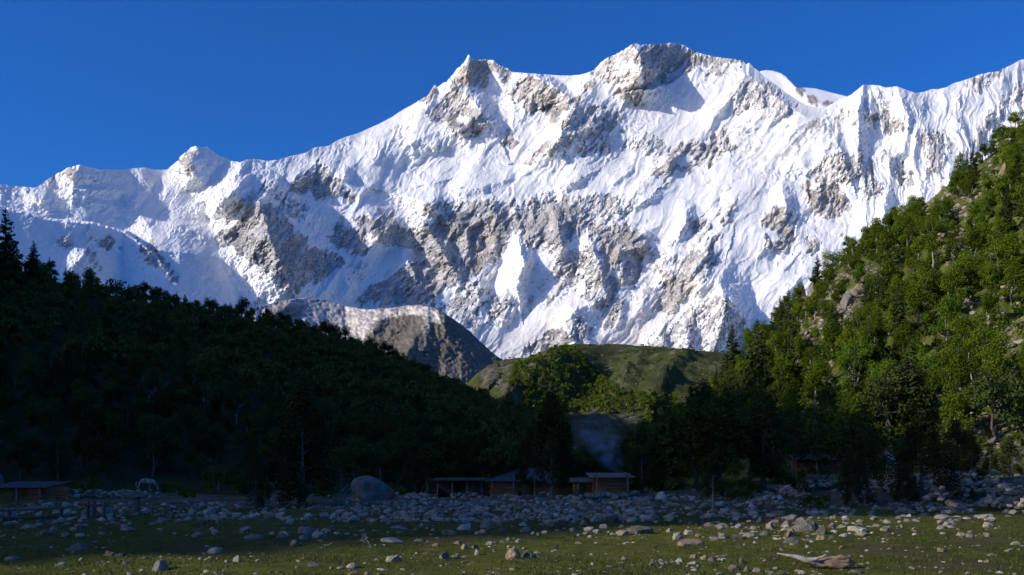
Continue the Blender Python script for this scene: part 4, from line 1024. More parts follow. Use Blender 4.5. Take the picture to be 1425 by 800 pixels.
    for kind, px, py, h, wd, lb in [  # leafy trees here are birches given the shade-darkened leaves
        ('spruce', 928, 688, 158, .95, 'big dark spruce at the left foot of the right slope beside the smoke'), ('juniper', 893, 687, 84, 1.1, 'dark juniper left of the big spruce next to the smoke'), ('juniper', 1062, 690, 128, 1.25, 'wide dark juniper at the foot of the right slope'),
        ('juniper', 1104, 688, 96, 1.2, 'dark juniper left of the tin roofed hut'), ('wood', 966, 687, 112, 1.1, 'tall leafy tree right of the big dark spruce'), ('wood', 1004, 687, 118, 1.15, 'tall leafy tree behind the small juniper'), ('wood', 1036, 686, 104, 1.1, 'shaded leafy tree left of the wide dark juniper'),
        ('wood', 1152, 680, 92, 1.1, 'shaded leafy tree behind the tin roofed hut'), ('wood', 1182, 682, 100, 1.0, 'shaded leafy tree right of the tin roofed hut'), ('juniper', 1207, 702, 98, 1.15, 'dark juniper in front of the right stone bank left of the blue tarp'), ('juniper', 1184, 704, 74, 1.1, 'dark juniper with twin trunks right of the tin roofed hut'),
        ('juniper', 1254, 703, 84, 1.0, 'dark juniper right of the blue tarp'), ('juniper', 1282, 703, 122, 1.3, 'tallest dark juniper on the right stone bank'), ('juniper', 1330, 690, 82, 1.2, 'dark juniper at the right end of the stone bank'), ('juniper', 1352, 690, 66, 1.2, 'low dark juniper behind the right stone bank'),
        ('juniper', 1404, 682, 52, 1.4, 'dark bushy juniper at the right edge'), ('juniper', 1378, 682, 40, 1.3, 'dark small juniper left of the bushy one at the right edge'),
        ('lone', 992, 710, 74, 1.0, 'small juniper with pale trunk standing alone on the meadow edge'), ('shrub', 1124, 706, 20, 1.3, 'low dark bush in front of the tin roofed hut'), ('shrub', 1148, 704, 16, 1.6, 'wide dark bush right of the low bush below the hut'), ('lone', 1117, 700, 40, .8, 'young juniper in front of the tin roofed hut'),
        ('shrub', 1305, 700, 15, 2.2, 'spreading dark bush on the right stone bank'), ('shrub', 1345, 697, 15, 2.2, 'spreading dark bush near the white boulder on the right')]:
        ground_plant(kind, px, py, h, lb, wide=wd)
    def ok_right(px, py, t, x, y):
        a = 0
        for i, (poly, st) in enumerate(SCREE):
            d = in_poly(px, py, poly)
            if d > (-9 if i < 2 else -3): return rng.random() < (.06 if i < 3 else .30 if i == 3 else .5)
        if px > 1330 and 455 < py < 660: return rng.random() < .25
        if py < 300 and px < 1290: return True
        return rng.random() < .8
    pts = scatter(RIGHT, 285, 868, 1450, ok_right, 4.0, .06, 1.0)
    for p in pts:
        px, py, t, x, y, z = p
        con = rng.random() < (.17 if py > 420 else .04)
        zn = 'skyline' if t > .95 else 'upper' if py < 330 else 'mid' if py < 470 else 'low' if py < 590 else 'foot'
        h = rng.uniform(4.2, 7.8) * (.85 if t > .95 else 1)
        if py > 590 and px < 1340: h *= 1.2
        plant('spruce' if con else 'wood' if zn == 'foot' and rng.random() < .65 else 'birch', (x, y, z - .15), h * (1.25 if con else 1), zone='r_' + zn, wide=rng.uniform(.75, 1.1))  # most foot birches swap to darkened leaves, shade painted into colour
    def ok_under(px, py, t, x, y):
        for i, (poly, st) in enumerate(SCREE):
            if in_poly(px, py, poly) > -4: return rng.random() < (.08 if i != 3 else .25)
        return True
    for p in scatter(RIGHT, 260, 880, 1450, ok_under, 2.6, .04, 1.0):
        plant('shrub', (p[3], p[4], p[5] - .1), rng.uniform(.9, 2.4), zone='r_shrub', wide=rng.uniform(.9, 1.6))
    def mass_of(name, label, spots, kinds, mat):
        Vs, Qs, o = [], [], 0
        for x, y, z, s in spots:
            v, q = kinds[rng.randrange(len(kinds))]; a = rng.uniform(0, 6.28); c_, s_ = math.cos(a), math.sin(a)
            Vs.append(v @ np.array([[c_, s_, 0], [-s_, c_, 0], [0, 0, 1]]) * s + np.array([x, y, z])); Qs.append(q + o); o += len(v)
        tag(link(name, np_mesh(name, np.concatenate(Vs), np.concatenate(Qs), False, None, [MT[mat]])), label, name, kind='stuff')
    low = [broadleaf(560 + i, 2.2, 2.6, 260, .3, 4, .1, .05)[1] for i in range(5)]
    mass_of('heath', 'low scrub dotting the open top of the far green hill', [(p[3], p[4], p[5] - .2, rng.uniform(.35, 1.1)) for p in scatter(MID, 420, 690, 1010, lambda px, py, t, x, y: pn(np.array([px / 24.]), np.array([py / 9.]), 7)[0] > -.05, 3.5, .3, 1.0)], low, 'leaf_far')
    mass_of('undergrowth', 'low green scrub filling the gaps between the trees of the right slope', [(p[3], p[4], p[5] - .2, rng.uniform(.5, 1.5) if p[0] < 1445 else rng.uniform(1.2, 3.4)) for p in scatter(RIGHT, 800, 870, 1640, ok_under, 1.9, .04, 1.0)], low, 'shrub')
    # ---- mid hill: small bushy trees on its sunlit end
    wood = [(708,552),(716,510),(740,505),(770,490),(800,490),(815,502),(828,522),(850,542),(880,556),(905,556),(940,560),(960,600),(700,600)]
    farc = [broadleaf(570 + i, 7, 5.6, 130, 1.15, 4, .05, .05)[1] for i in range(5)]
    mass_of('thicket', 'dense green thicket covering the far green hill', [(p[3], p[4], p[5] - .3, rng.uniform(.45, 1.1)) for p in scatter(MID, 900, 690, 990, lambda px, py, t, x, y: in_poly(px, py, wood) > 0 and not (780 < px < 895 and py > 575), 6.0, .04, .97)], farc, 'leaf_far')
    def ok_mid(px, py, t, x, y):
        d = in_poly(px, py, wood)
        if 780 < px < 895 and py > 575: return rng.random() < .01
        return d > 0 if py < 570 else rng.random() < .3
    for p in scatter(MID, 235, 690, 985, ok_mid, 8.5, .05, .97):
        plant('hilltree', (p[3], p[4], p[5] - .3), rng.uniform(4.5, 8), zone='midhill', wide=rng.uniform(.9, 1.3))
    for p in scatter(MID, 62, 690, 1000, lambda px, py, t, x, y: in_poly(px, py, wood) < 4 and pn(np.array([px / 30.]), np.array([py / 14.]), 5)[0] > -.1, 8, .45, .995):
        plant('hilltree', (p[3], p[4], p[5] - .3), rng.uniform(1.4, 3.2), zone='midbush', wide=rng.uniform(1.1, 1.6))

ORD = ['first', 'second', 'third', 'fourth', 'fifth', 'sixth', 'seventh', 'eighth', 'ninth', 'tenth']
ZONE = {
 'crest': ('trees along the crest of the left forest', 'dark leafy tree on the left forest crest', 'dark conifer on the left forest crest'),
 'leftlow': ('trees low in the left forest', 'dark leafy tree low in the left forest', 'dark juniper low in the left forest'),
 'leftsnag': ('bare pale stems in the left forest', 'bare pale dead stem in the dark left forest', ''),
 'hutrow': ('dark trees behind the huts', 'dark leafy tree behind the row of log huts', 'dark juniper behind the row of log huts'),
 'r_skyline': ('trees on the right skyline', 'sunlit birch on the right skyline', 'sunlit conifer on the right skyline'),
 'r_upper': ('trees high on the right slope', 'sunlit green birch high on the right slope', 'sunlit conifer high on the right slope'),
 'r_mid': ('trees halfway up the right slope', 'sunlit green birch halfway up the right slope', 'sunlit conifer halfway up the right slope'),
 'r_low': ('trees low on the right slope', 'birch low on the right slope', 'conifer low on the right slope'),
 'r_foot': ('shaded trees at the foot of the right slope', 'shaded leafy tree at the right slope foot', 'shaded conifer at the right slope foot'),
 'r_shrub': ('shrubs on the right slope', 'low green shrub on the right slope', ''),
 'bankshrub': ('bushes behind the stone bank', 'low dark bush behind the stone bank', ''),
 'midhill': ('trees on the far green hill', 'small bushy tree on the far green hill', ''),
 'midbush': ('bushes along the top of the far green hill', 'low bush near the top of the far green hill', ''),
}
def column_words(px, zone):
    if zone in ('crest', 'leftlow'):
        marks = [(110, 'below the two left peaks'), (215, 'below the left glacier'), (330, 'below the pale glacier tongue'), (440, 'left of the brown moraine'), (600, 'in front of the brown moraine'), (700, 'below the moraine slope'), (9e9, 'near the valley mouth')]
    elif zone.startswith('r_'):
        marks = [(960, 'at its left end'), (1030, 'near the pointed conifer'), (1090, 'near the broad conifer'), (1140, 'left of the lower scree'), (1200, 'by the lower scree'), (1250, 'below the middle scree'), (1300, 'above the narrow conifer'), (1350, 'near the upper scree'), (9e9, 'towards the right edge')]
    elif zone in ('midhill', 'midbush'):
        marks = [(740, 'above its rocky left end'), (800, 'below its left top'), (860, 'in its middle'), (920, 'near the shaded gully'), (9e9, 'at its right end')]
    elif zone == 'hutrow':
        marks = [(500, 'by the rounded boulder'), (660, 'by the flat roofed hut'), (780, 'by the pale roofed hut'), (9e9, 'by the smoke')]
    else:
        marks = [(300, 'at the far left'), (480, 'by the large juniper'), (9e9, 'above the huts')]
    return next(wd for lim, wd in marks if px < lim)

def label_trees():
    buckets = {}
    for t in TREES:
        if t['label'] or not t['zone']: continue
        g, a, b = ZONE[t['zone']]
        base = b if (t['kind'] in ('spruce', 'narrow', 'juniper') and b) else a
        t['o']['group'] = g
        buckets.setdefault(base + ', ' + column_words(t['px'], t['zone']), []).append(t)
    for lab, ts in buckets.items():
        ts.sort(key=lambda t: t['px'])
        if len(ts) == 1: ts[0]['o']['label'] = lab
        elif len(ts) <= 6:
            for i, t in enumerate(ts): t['o']['label'] = f'{lab}, {ORD[i]} from left' if len(lab.split()) <= 13 else f'{ORD[i]} ' + lab.replace('leafy tree', 'tree')
        else:       # a thicket nobody could tell apart, save for its largest and smallest
            hs = sorted(ts, key=lambda t: -t['h'])
            for t in ts: t['o']['label'] = lab
            if len(lab.split()) < 15: hs[0]['o']['label'] = 'largest ' + lab

# ------------------------------------------------------------------ stones
ROCKS = {}
def ico(sub):
    import bmesh
    bm = bmesh.new(); bmesh.ops.create_icosphere(bm, subdivisions=sub, radius=1)
    v = np.array([x.co[:] for x in bm.verts]); f = np.array([[q.index for q in x.verts] for x in bm.faces]); bm.free()
    return v, f
def rock_mesh(name, seed, cuts=9, sub=3, rough=.10, mat='stone', flat=.35, round_=False):
    rs = np.random.RandomState(seed); v, f = ico(sub)
    for i in range(cuts):
        n = rs.normal(size=3); n /= np.linalg.norm(n); d = rs.uniform(.48, .86) if not round_ else rs.uniform(.8, .95)
        e = v @ n - d; v = np.where(e[:, None] > 0, v - e[:, None] * n, v)
    v = v * (1 + rough * (pn3(v * 1.6, seed)[:, None] + .5 * pn3(v * 4, seed + 1)[:, None] + .3 * pn3(v * 9, seed + 2)[:, None]))
    v[:, 2] = np.where(v[:, 2] < -flat, -flat + (v[:, 2] + flat) * .25, v[:, 2])
    v[:, 2] += flat * .7
    s = np.abs(v[:, :2]).max(); v /= s
    v[:, 2] /= max(v[:, 2].max(), .3)          # unit half width, unit height
    return np_mesh(name, v, f, False, None, [MT[mat]])
STONES = []
MAIN = [  # px, py of the foot, width px, height px, colour, shape
 (219,796,28,20,'g','wedge'),(104,766,39,12,'g','flat'),(296,770,24,10,'p','flat'),(327,782,12,12,'p','pointed'),(150,774,17,9,'t','round'),(168,774,16,6,'d','flat'),(13,780,30,6,'p','flat'),(83,788,20,7,'p','flat'),(111,780,11,6,'p','round'),(409,760,20,10,'t','angular'),
 (434,788,22,9,'g','angular'),(347,750,40,7,'g','flat'),(429,744,37,13,'g','angular'),(392,748,20,10,'g','round'),(422,750,22,10,'g','angular'),(444,753,11,4,'p','flat'),(71,738,15,6,'g','flat'),(7,730,15,5,'p','flat'),(172,785,14,6,'g','flat'),(303,779,12,5,'t','flat'),(130,795,10,3,'t','flat'),(194,797,7,5,'g','angular'),
 (359,780,8,4,'g','round'),(460,791,10,5,'p','round'),(412,791,8,5,'t','round'),(219,728,15,4,'p','flat'),(111,727,12,7,'p','round'),(148,730,12,4,'g','flat'),(281,729,12,8,'d','round'),(293,729,8,4,'g','round'),(404,725,14,7,'g','round'),(370,723,10,5,'p','round'),(259,700,15,5,'p','flat'),
 (675,736,24,16,'g','angular'),(766,733,12,9,'t','pointed'),(785,736,15,12,'d','pointed'),(753,731,10,5,'t','round'),(813,731,17,7,'t','flat'),(800,728,12,5,'g','flat'),(893,743,42,13,'d','flat'),(865,734,15,5,'g','flat'),(714,777,27,20,'t','round'),(736,777,25,12,'d','flat'),(664,773,12,11,'p','round'),
 (647,765,18,9,'t','round'),(660,764,13,9,'g','angular'),(637,757,17,5,'t','flat'),(682,758,17,6,'p','flat'),(721,755,13,6,'p','flat'),(707,752,12,6,'g','round'),(664,744,10,6,'p','round'),(699,740,16,6,'g','flat'),(618,778,20,12,'g','angular'),(635,777,12,7,'g','round'),(645,777,12,6,'t','round'),(547,783,29,13,'p','angular'),
 (487,791,26,10,'p','flat'),(492,800,24,6,'t','flat'),(524,780,13,5,'g','flat'),(546,755,44,6,'p','flat'),(583,754,20,5,'g','flat'),(606,760,12,5,'t','flat'),(554,736,30,5,'g','flat'),(561,741,18,5,'g','round'),(534,729,18,4,'d','flat'),(482,744,13,4,'p','flat'),(520,740,12,4,'g','flat'),(773,764,12,8,'d','angular'),
 (773,768,15,5,'g','flat'),(824,786,11,5,'w','flat'),(868,779,13,5,'g','flat'),(807,757,16,4,'g','flat'),(874,757,16,4,'g','flat'),(908,784,10,8,'g','round'),(920,783,10,7,'p','round'),(928,785,10,7,'g','round'),(936,783,9,7,'p','round'),(945,785,9,6,'g','round'),(943,751,16,12,'p','angular'),(933,740,12,6,'p','round'),
 (923,689,22,12,'w','wedge'),(591,735,17,8,'d','round'),(1124,739,42,22,'d','round'),(1146,744,20,13,'d','angular'),(1103,746,20,12,'t','angular'),(1107,756,31,10,'g','flat'),(1124,762,8,5,'p','round'),(1144,751,15,8,'t','round'),(1158,750,8,6,'t','round'),(1178,746,18,5,'w','flat'),(964,760,44,11,'t','flat'),
 (959,744,15,9,'p','angular'),(945,749,15,10,'g','round'),(1006,750,17,9,'g','round'),(1027,751,25,8,'d','flat'),(996,752,13,5,'t','flat'),(1008,735,24,9,'g','flat'),(1049,738,19,8,'g','flat'),(1066,745,18,8,'g','angular'),(1059,727,17,10,'g','round'),(1074,713,12,10,'d','angular'),(1080,728,16,6,'t','flat'),(1096,734,17,11,'g','round'),
 (1158,734,15,8,'t','round'),(1173,735,17,6,'g','flat'),(1178,720,17,6,'t','flat'),(1161,722,12,6,'t','round'),(1199,731,13,4,'g','flat'),(979,728,10,6,'g','round'),(948,726,8,5,'g','round'),(981,732,13,4,'g','flat'),(1171,764,12,6,'t','round'),(1311,768,18,7,'t','round'),(1376,783,12,6,'t','angular'),(1393,798,13,5,'w','flat'),
 (1379,795,12,3,'g','flat'),(1384,774,15,5,'g','flat'),(1417,758,18,6,'g','flat'),(1383,724,16,6,'p','wedge'),(1323,726,10,7,'g','pointed'),(1277,726,17,5,'g','flat'),(1263,715,34,9,'g','flat'),(1332,714,38,11,'g','flat'),(1355,715,28,9,'g','angular'),(1406,702,22,11,'w','angular'),(1403,713,17,6,'g','flat'),(1296,704,22,5,'d','flat'),
 (967,777,14,8,'t','round'),(980,779,12,9,'t','round'),(994,782,17,10,'g','round'),(945,782,17,7,'w','flat'),(965,785,20,7,'p','flat'),(1022,793,20,9,'g','round'),(1040,795,14,10,'g','round'),(1054,796,17,8,'p','flat'),(1068,796,9,8,'t','pointed'),(1080,792,10,5,'p','round'),(1076,798,16,5,'g','flat'),(1090,798,13,6,'d','round'),
 (1032,784,9,10,'g','pointed'),(1134,786,14,6,'w','flat'),(1192,798,26,6,'g','flat'),(1117,799,20,8,'p','round'),(1003,800,15,5,'g','flat'),(1216,716,18,8,'g','angular'),(1190,713,16,7,'g','round'),(1238,728,16,6,'p','flat'),(1222,733,14,5,'t','flat'),(1252,722,14,6,'g','round'),(1118,716,15,8,'d','round'),(1136,712,14,6,'g','flat'),
]
CW = {'g': 'grey', 'p': 'pale grey', 't': 'tan', 'd': 'dark brown', 'w': 'white'}
LANDMARK = [(219, 790, 'the grey wedge rock'), (104, 762, 'the broad flat rock at left'), (429, 742, 'the angular grey slab'), (714, 768, 'the round tan boulder'), (547, 780, 'the pale angular rock'), (893, 740, 'the dark flat slab'), (1124, 730, 'the big dark boulder'), (1140, 788, 'the driftwood log'), (992, 705, 'the small lone juniper'), (964, 757, 'the tan flat slab'), (1311, 765, 'the lone tan rock at right'), (1406, 697, 'the white boulder at right'), (675, 730, 'the grey boulder before the huts')]
UNIQUE = {(219,796): 'light grey wedge shaped rock in the left foreground grass', (104,766): 'broad flat grey rock lying in the left meadow', (429,744): 'large angular grey slab in a cluster on the left meadow', (714,777): 'round tan boulder alone in the middle foreground', (736,777): 'dark mossy rock touching the round tan boulder on its right',
 (547,783): 'pale angular rock in the middle foreground left of the tan boulder', (893,743): 'dark flat slab in the middle of the meadow', (1124,739): 'big dark rounded boulder on the right of the meadow', (964,760): 'broad flat tan slab left of the big dark boulder', (1311,768): 'lone tan rock on open grass at right', (1406,702): 'white angular boulder at the right edge of the stone bank',
 (675,736): 'grey angular boulder on the grass before the pale roofed hut', (923,689): 'white wedge shaped boulder beside the smoke at the bank', (1146,744): 'dark brown rock leaning against the big dark boulder'}

def build_stones():
    for i in range(6): ROCKS.setdefault('angular', []).append(i)
    R = {}
    for cname, mt in (('g', 'stone'), ('p', 'stone'), ('t', 'stone_tan'), ('d', 'stone_dark'), ('w', 'stone_pale')):
        for shp, kw, n in (('angular', dict(cuts=11), 3), ('round', dict(cuts=14, rough=.16), 3), ('flat', dict(cuts=9), 3), ('pointed', dict(cuts=12, rough=.14), 2), ('wedge', dict(cuts=8), 2)):
            R[cname, shp] = [rock_mesh('boulder', hash((ord(cname), len(shp), j)) % 9999 + j * 7, mat=mt if cname != 'p' else 'stone_light', **kw) for j in range(n)]
    seen = {}
    for px, py, wd, ht, c, shp in MAIN:
        x, y, z = ground_at(px, py)
        hw = wd * y / F * .44; h = ht * y / F * 1.05
        me_ = rng.choice(R[c, shp])
        if (px, py) in ((714, 777), (1124, 739)): me_ = rock_mesh('boulder', px, 9, 4, .2, {'t': 'stone_tan', 'd': 'stone_mid'}[c], .3, True)
        o = link('boulder', me_)
        dp = hw * rng.uniform(.75, 1.1)
        o.location = (x, y + dp * .8, float(gz(x, y + dp * .8)) - .16 * h - .02)
        o.rotation_euler = (rng.uniform(-.08, .08), rng.uniform(-.1, .1), rng.choice([0, math.pi]) + rng.uniform(-.5, .5))
        if shp in ('pointed', 'wedge'): o.rotation_euler[1] = rng.uniform(-.3, .3)
        o.scale = (hw * 1.05, dp, h)
        if (px, py) in UNIQUE: lab = UNIQUE[px, py]
        else:
            lm = min(LANDMARK, key=lambda m: abs(m[0] - px) + 3 * abs(m[1] - py))
            dx, dy = px - lm[0], (py - lm[1] - 4) * 4
            side = ('right of' if dx > 0 else 'left of') if abs(dx) > abs(dy) else ('in front of' if dy > 0 else 'behind')
            lab = f'{CW[c]} {shp} stone {side} {lm[2]}'
            STONES.append((lab, abs(dx) + abs(dy), o))
        tag(o, lab, 'boulder' if wd > 22 else 'stone', 'stones scattered over the meadow')
    by = {}
    for lab, d, o in STONES: by.setdefault(lab, []).append((d, o))
    for lab, l in by.items():
        l.sort(key=lambda q: q[0])
        if len(l) > 1:
            for i, (d, o) in enumerate(l): o['label'] = lab + (', the nearest to it' if i == 0 else f', {ORD[i]} nearest to it')
    # two great boulders and a dark one by the huts
    for px, py, wd, ht, sd_, lab in [(508, 699, 86, 36, 3, 'huge rounded grey boulder with timber leaning on it left of the huts'), (543, 698, 18, 15, 5, 'dark boulder against the right side of the huge rounded boulder'), (384, 697, 42, 17, 8, 'low wide dark boulder beside the large juniper trunk'), (806, 694, 18, 11, 11, 'dark rounded boulder in front of the small hut at the bank'), (150, 693, 16, 11, 12, 'dark boulder on the lower left slope behind the fence')]:
        x, y, z = ground_at(px, py)
        o = link('boulder', rock_mesh('boulder', 900 + sd_, 9, 4, .12, 'stone' if wd > 70 else 'stone_dark', .3)); hw = wd * y / F / 2
        o.location = (x, y + hw, z - .25); o.scale = (hw, hw * .8, ht * y / F + .3); o.rotation_euler[2] = .3 * sd_
        tag(o, lab, 'boulder', 'great boulders along the bank')
    for px, py, wd, ht, lab in [(575, 648, 26, 18, 'grey boulder half hidden in the dark forest above the flat roofed hut'), (12, 672, 20, 13, 'grey boulder on the slope above the left hut')]:
        x, y, z = LEFT.find(px, py)
        o = link('boulder', rock_mesh('boulder', 950 + px, 9, 3, .12, 'stone', .3)); hw = wd * y / F / 2
        o.location = (x, y - 3, z - .3); o.scale = (hw, hw, ht * y / F + .3); tag(o, lab, 'boulder')
    # stones of the bank: the largest as things
    small = [R[c, s] for c, s in (('g', 'angular'), ('g', 'round'), ('p', 'angular'), ('p', 'flat'), ('p', 'round'), ('t', 'round'), ('g', 'flat'), ('d', 'angular'), ('w', 'flat'))]
    zones = [(985, 1210, 714, 752, 62, 'stones clustered around the big dark boulder'), (1210, 1420, 703, 722, 24, 'flat stones along the right meadow edge'), (0, 330, 702, 724, 28, 'left stone bank behind the fence'), (370, 470, 704, 722, 9, 'stones below the large juniper'), (470, 900, 694, 726, 38, 'middle stone bank before the huts'), (880, 1190, 690, 722, 18, 'stone bank below the right slope'), (1195, 1425, 688, 704, 20, 'right stone bank under the junipers')]
    names = {'stones clustered around the big dark boulder': 'weathered stone in the cluster around the big dark boulder', 'flat stones along the right meadow edge': 'flat grey stone along the meadow edge at right', 'left stone bank behind the fence': 'grey stone in the left stone bank behind the fence', 'stones below the large juniper': 'grey stone among rubble below the large juniper', 'middle stone bank before the huts': 'grey stone in the middle stone bank before the huts', 'stone bank below the right slope': 'grey stone in the bank below the right slope', 'right stone bank under the junipers': 'grey stone heaped in the right bank under the junipers'}
    for x0, x1, y0, y1, n, g in zones:
        for i in range(n):
            px, py = rng.uniform(x0, x1), rng.uniform(y0, y1)
            x, y, z = ground_at(px, py); hw = rng.uniform(.16, .42) * (1.25 if x0 > 1100 else 1) * (.66 if y1 == 752 else 1)
            o = link('stone', rng.choice(rng.choice(small))); o.location = (x, y, z - .06); o.rotation_euler = (rng.uniform(-.2, .2), rng.uniform(-.2, .2), rng.uniform(0, 6.28)); o.scale = (hw, hw * rng.uniform(.7, 1), hw * (rng.uniform(.6, 1.0) if y1 < 722 or x0 < 900 else rng.uniform(.35, .75)))
            tag(o, names[g], 'stone', g)
    # the rubble between them: nobody could count it
    base = []
    for i in range(8):
        rs = np.random.RandomState(40 + i); v, f = ico(1)
        for k in range(5):
            n = rs.normal(size=3); n /= np.linalg.norm(n); e = v @ n - rs.uniform(.5, .8); v = np.where(e[:, None] > 0, v - e[:, None] * n, v)
        base.append((v * (1 + .15 * rs.normal(size=(len(v), 1)))) * np.array([1, .8, .6]))
    f1 = ico(1)[1]
    def rubble(name, label, spots, mat):
        Vs, Fs, Cs, o = [], [], [], 0
        for x, y, z, s in spots:
            v = base[rng.randrange(8)] * s; a = rng.uniform(0, 6.28); b = rng.uniform(-.5, .5)
            c_, s_ = math.cos(a), math.sin(a)
            v = v @ np.array([[1, 0, 0], [0, math.cos(b), -math.sin(b)], [0, math.sin(b), math.cos(b)]]) @ np.array([[c_, s_, 0], [-s_, c_, 0], [0, 0, 1]])
            Vs.append(v + np.array([x, y, z + .15 * s])); Fs.append(f1 + o); o += len(v)
            g = rng.uniform(.6, 1.45); tt = rng.random(); cc = np.array([.25, .218, .165]) * g if tt < .74 else np.array([.22, .17, .115]) * g if tt < .93 else np.array([.34, .32, .28])
            Cs.append(np.repeat(cc[None], len(v), 0))
        me = np_mesh(name, np.concatenate(Vs), np.concatenate(Fs), False, {'Col': np.concatenate(Cs)}, [mat])
        tag(link(name, me), label, 'stones', kind='stuff')
    sm = attr_mat('bank_stone', .95, .35, 2.5, bump=.5, bscale=6, bdist=.05)
    spots = []
    dens = [(0, 340, 700, 726, 380), (-60, 0, 700, 726, 60), (330, 480, 700, 724, 150), (470, 910, 692, 727, 1250), (900, 1190, 688, 722, 480), (1190, 1480, 680, 704, 700), (0, 1425, 722, 748, 260)]
    dens += [(1425, 1560, 690, 724, 160), (-120, 0, 700, 740, 80)]
    for x0, x1, y0, y1, n in dens:
        for i in range(n):
            px, py = rng.uniform(x0, x1), rng.uniform(y0, y1)
            if pn(np.array([px / 34.]), np.array([py / 9.]), 8)[0] < -.25 and n < 1000: continue
            x, y, z = ground_at(px, py); spots.append((x, y, z, rng.choice([.1, .13, .16, .2, .26, .34]) * (1.15 if x0 >= 1190 else 1)))
    # heaped stones of the right bank and of the old walls
    for px, w_, h_, n in [(1320, 110, 1.9, 330), (1255, 60, 1.8, 200), (1140, 60, 1.2, 160), (1390, 70, 1.7, 180), (1085, 40, .7, 70), (640, 160, .25, 200), (850, 90, .25, 110), (90, 110, .8, 240), (180, 50, .7, 90)]:
        for i in range(n):
            u = rng.gauss(0, .45); x, y, z = ground_at(px + u * w_, 692)
            yy = y + rng.uniform(-2.5, 2.5); hh = h_ * math.exp(-(u * u) / .35) * max(0, 1 - abs(yy - y) / 3)
            spots.append((x, yy, z + hh * rng.uniform(.6, 1.0), rng.uniform(.15, .4)))
    rubble('rubble', 'grey rubble of countless stones forming the bank across the meadow', spots, sm)
    sp = []
    for i in range(2600):
        x0, y0 = rng.uniform(12, 0), 0
        px, py = rng.uniform(-20, 1445), 722 + 80 * rng.random() ** 1.2
        if pn(np.array([px / 50.]), np.array([py / 12.]), 18)[0] < .02: continue
        x, y, z = ground_at(px, py); sp.append((x, y, z - .02, rng.choice([.03, .04, .05, .07, .1])))
    rubble('pebbles', 'small loose stones strewn over the grass', sp, sm)
    sc_ = []
    for poly, st in SCREE:
        xs = [p[0] for p in poly]; ys = [p[1] for p in poly]; n = int(2 + (max(xs) - min(xs)) * (max(ys) - min(ys)) / 16 * max(st, .07) * 2.2)
        for i in range(n):
            px, py = rng.uniform(min(xs), max(xs)), rng.uniform(min(ys), max(ys))
            if in_poly(px, py, poly) < -2: continue
            x, y, z = RIGHT.find(px, py); sc_.append((x, y, z, rng.choice([.25, .3, .4, .5, .8])))
    for i in range(500):
        px, t = rng.uniform(980, 1440), rng.uniform(.03, 1); x, y, z = (float(q) for q in RIGHT.at(px, t)); sc_.append((x, y, z, rng.uniform(.2, .6)))
    for i in range(420):
        px, t = rng.uniform(670, 1010), rng.uniform(.3, .99)
        if pn(np.array([px / 20.]), np.array([t * 6]), 9)[0] < .05: continue
        x, y, z = (float(q) for q in MID.at(px, t)); sc_.append((x, y, z, rng.uniform(.3, 1.0)))
    rubble('scree', 'loose grey and tan stones on the steep right slope and the far hill', sc_, sm)
    for i, (px, py, wd, ht, c, lab) in enumerate([(1395, 262, 22, 36, 't', 'tall tan rock buttress high on the right slope'), (1382, 380, 22, 34, 'g', 'grey rock tooth among birches at the right edge'), (1118, 405, 14, 22, 't', 'tan crag on the skyline above the lower scree'), (1135, 420, 20, 26, 'g', 'grey crag at the top left of the lower scree'), (1150, 444, 22, 20, 'g', 'pale grey crag in the middle of the lower scree'), (1178, 432, 20, 24, 'g', 'grey blocky crag right in the lower scree'), (1165, 460, 24, 14, 'd', 'dark ledge at the foot of the lower scree'), (1200, 412, 18, 16, 't', 'tan block at the top right of the lower scree'),
                         (1245, 396, 26, 14, 'g', 'grey ledge in the middle scree'), (1228, 404, 14, 12, 'd', 'small dark ledge left in the middle scree'), (1330, 352, 24, 20, 'd', 'dark outcrop below the upper scree'), (1352, 420, 16, 14, 'g', 'grey outcrop on open grass at right'), (1356, 520, 16, 10, 'g', 'flat grey outcrop on the lower right grass'), (1385, 490, 14, 8, 'p', 'pale outcrop at the right edge of the grass'), (1270, 400, 16, 18, 't', 'tan outcrop right of the middle scree'), (1312, 300, 16, 12, 't', 'tan outcrop in the upper scree'), (1340, 275, 14, 12, 'd', 'dark outcrop near the top of the upper scree')]):
        x, y, z = RIGHT.find(px, py); hw = wd * y / F / 2
        o = link('crag', rng.choice(R[c, 'angular'])); o.location = (x, y + hw * .3, z - .5); o.scale = (hw, hw, ht * y / F + .5); o.rotation_euler = (.1, .15, i * 1.3); tag(o, lab, 'rock', 'crags on the right slope')
# ------------------------------------------------------------------ huts, fence, horse, logs, smoke, grass
def box(x0, x1, y0, y1, z0, z1):
    v = [(x, y, z) for x in (x0, x1) for y in (y0, y1) for z in (z0, z1)]
    return v, [(0, 1, 3, 2), (4, 6, 7, 5), (0, 4, 5, 1), (2, 3, 7, 6), (0, 2, 6, 4), (1, 5, 7, 3)]

def mesh_of(name, parts, mat, parent=None, smooth=False):
    v, q = join(parts)
    return link(name, np_mesh(name, v, q, smooth, None, [MT[mat] if isinstance(mat, str) else mat]), parent)

def log_row(x0, x1, y, z0, z1, axis='x', r=.1, jit=random.Random(5)):
    out = []; z = z0 + r
    while z < z1 - .02:
        a, b = x0 - jit.uniform(0, .16), x1 + jit.uniform(0, .16); rr = r * jit.uniform(.9, 1.08); w1, w2 = jit.uniform(-.02, .02), jit.uniform(-.02, .02)
        pts = [(a, y + w1, z), ((a + b) / 2, y, z + w2), (b, y + w2, z)] if axis == 'x' else [(y + w1, a, z), (y, (a + b) / 2, z + w2), (y + w2, b, z)]
        out.append(tube(pts, [rr, rr * .97, rr * .93], 8)); z += r * 1.85
    return out

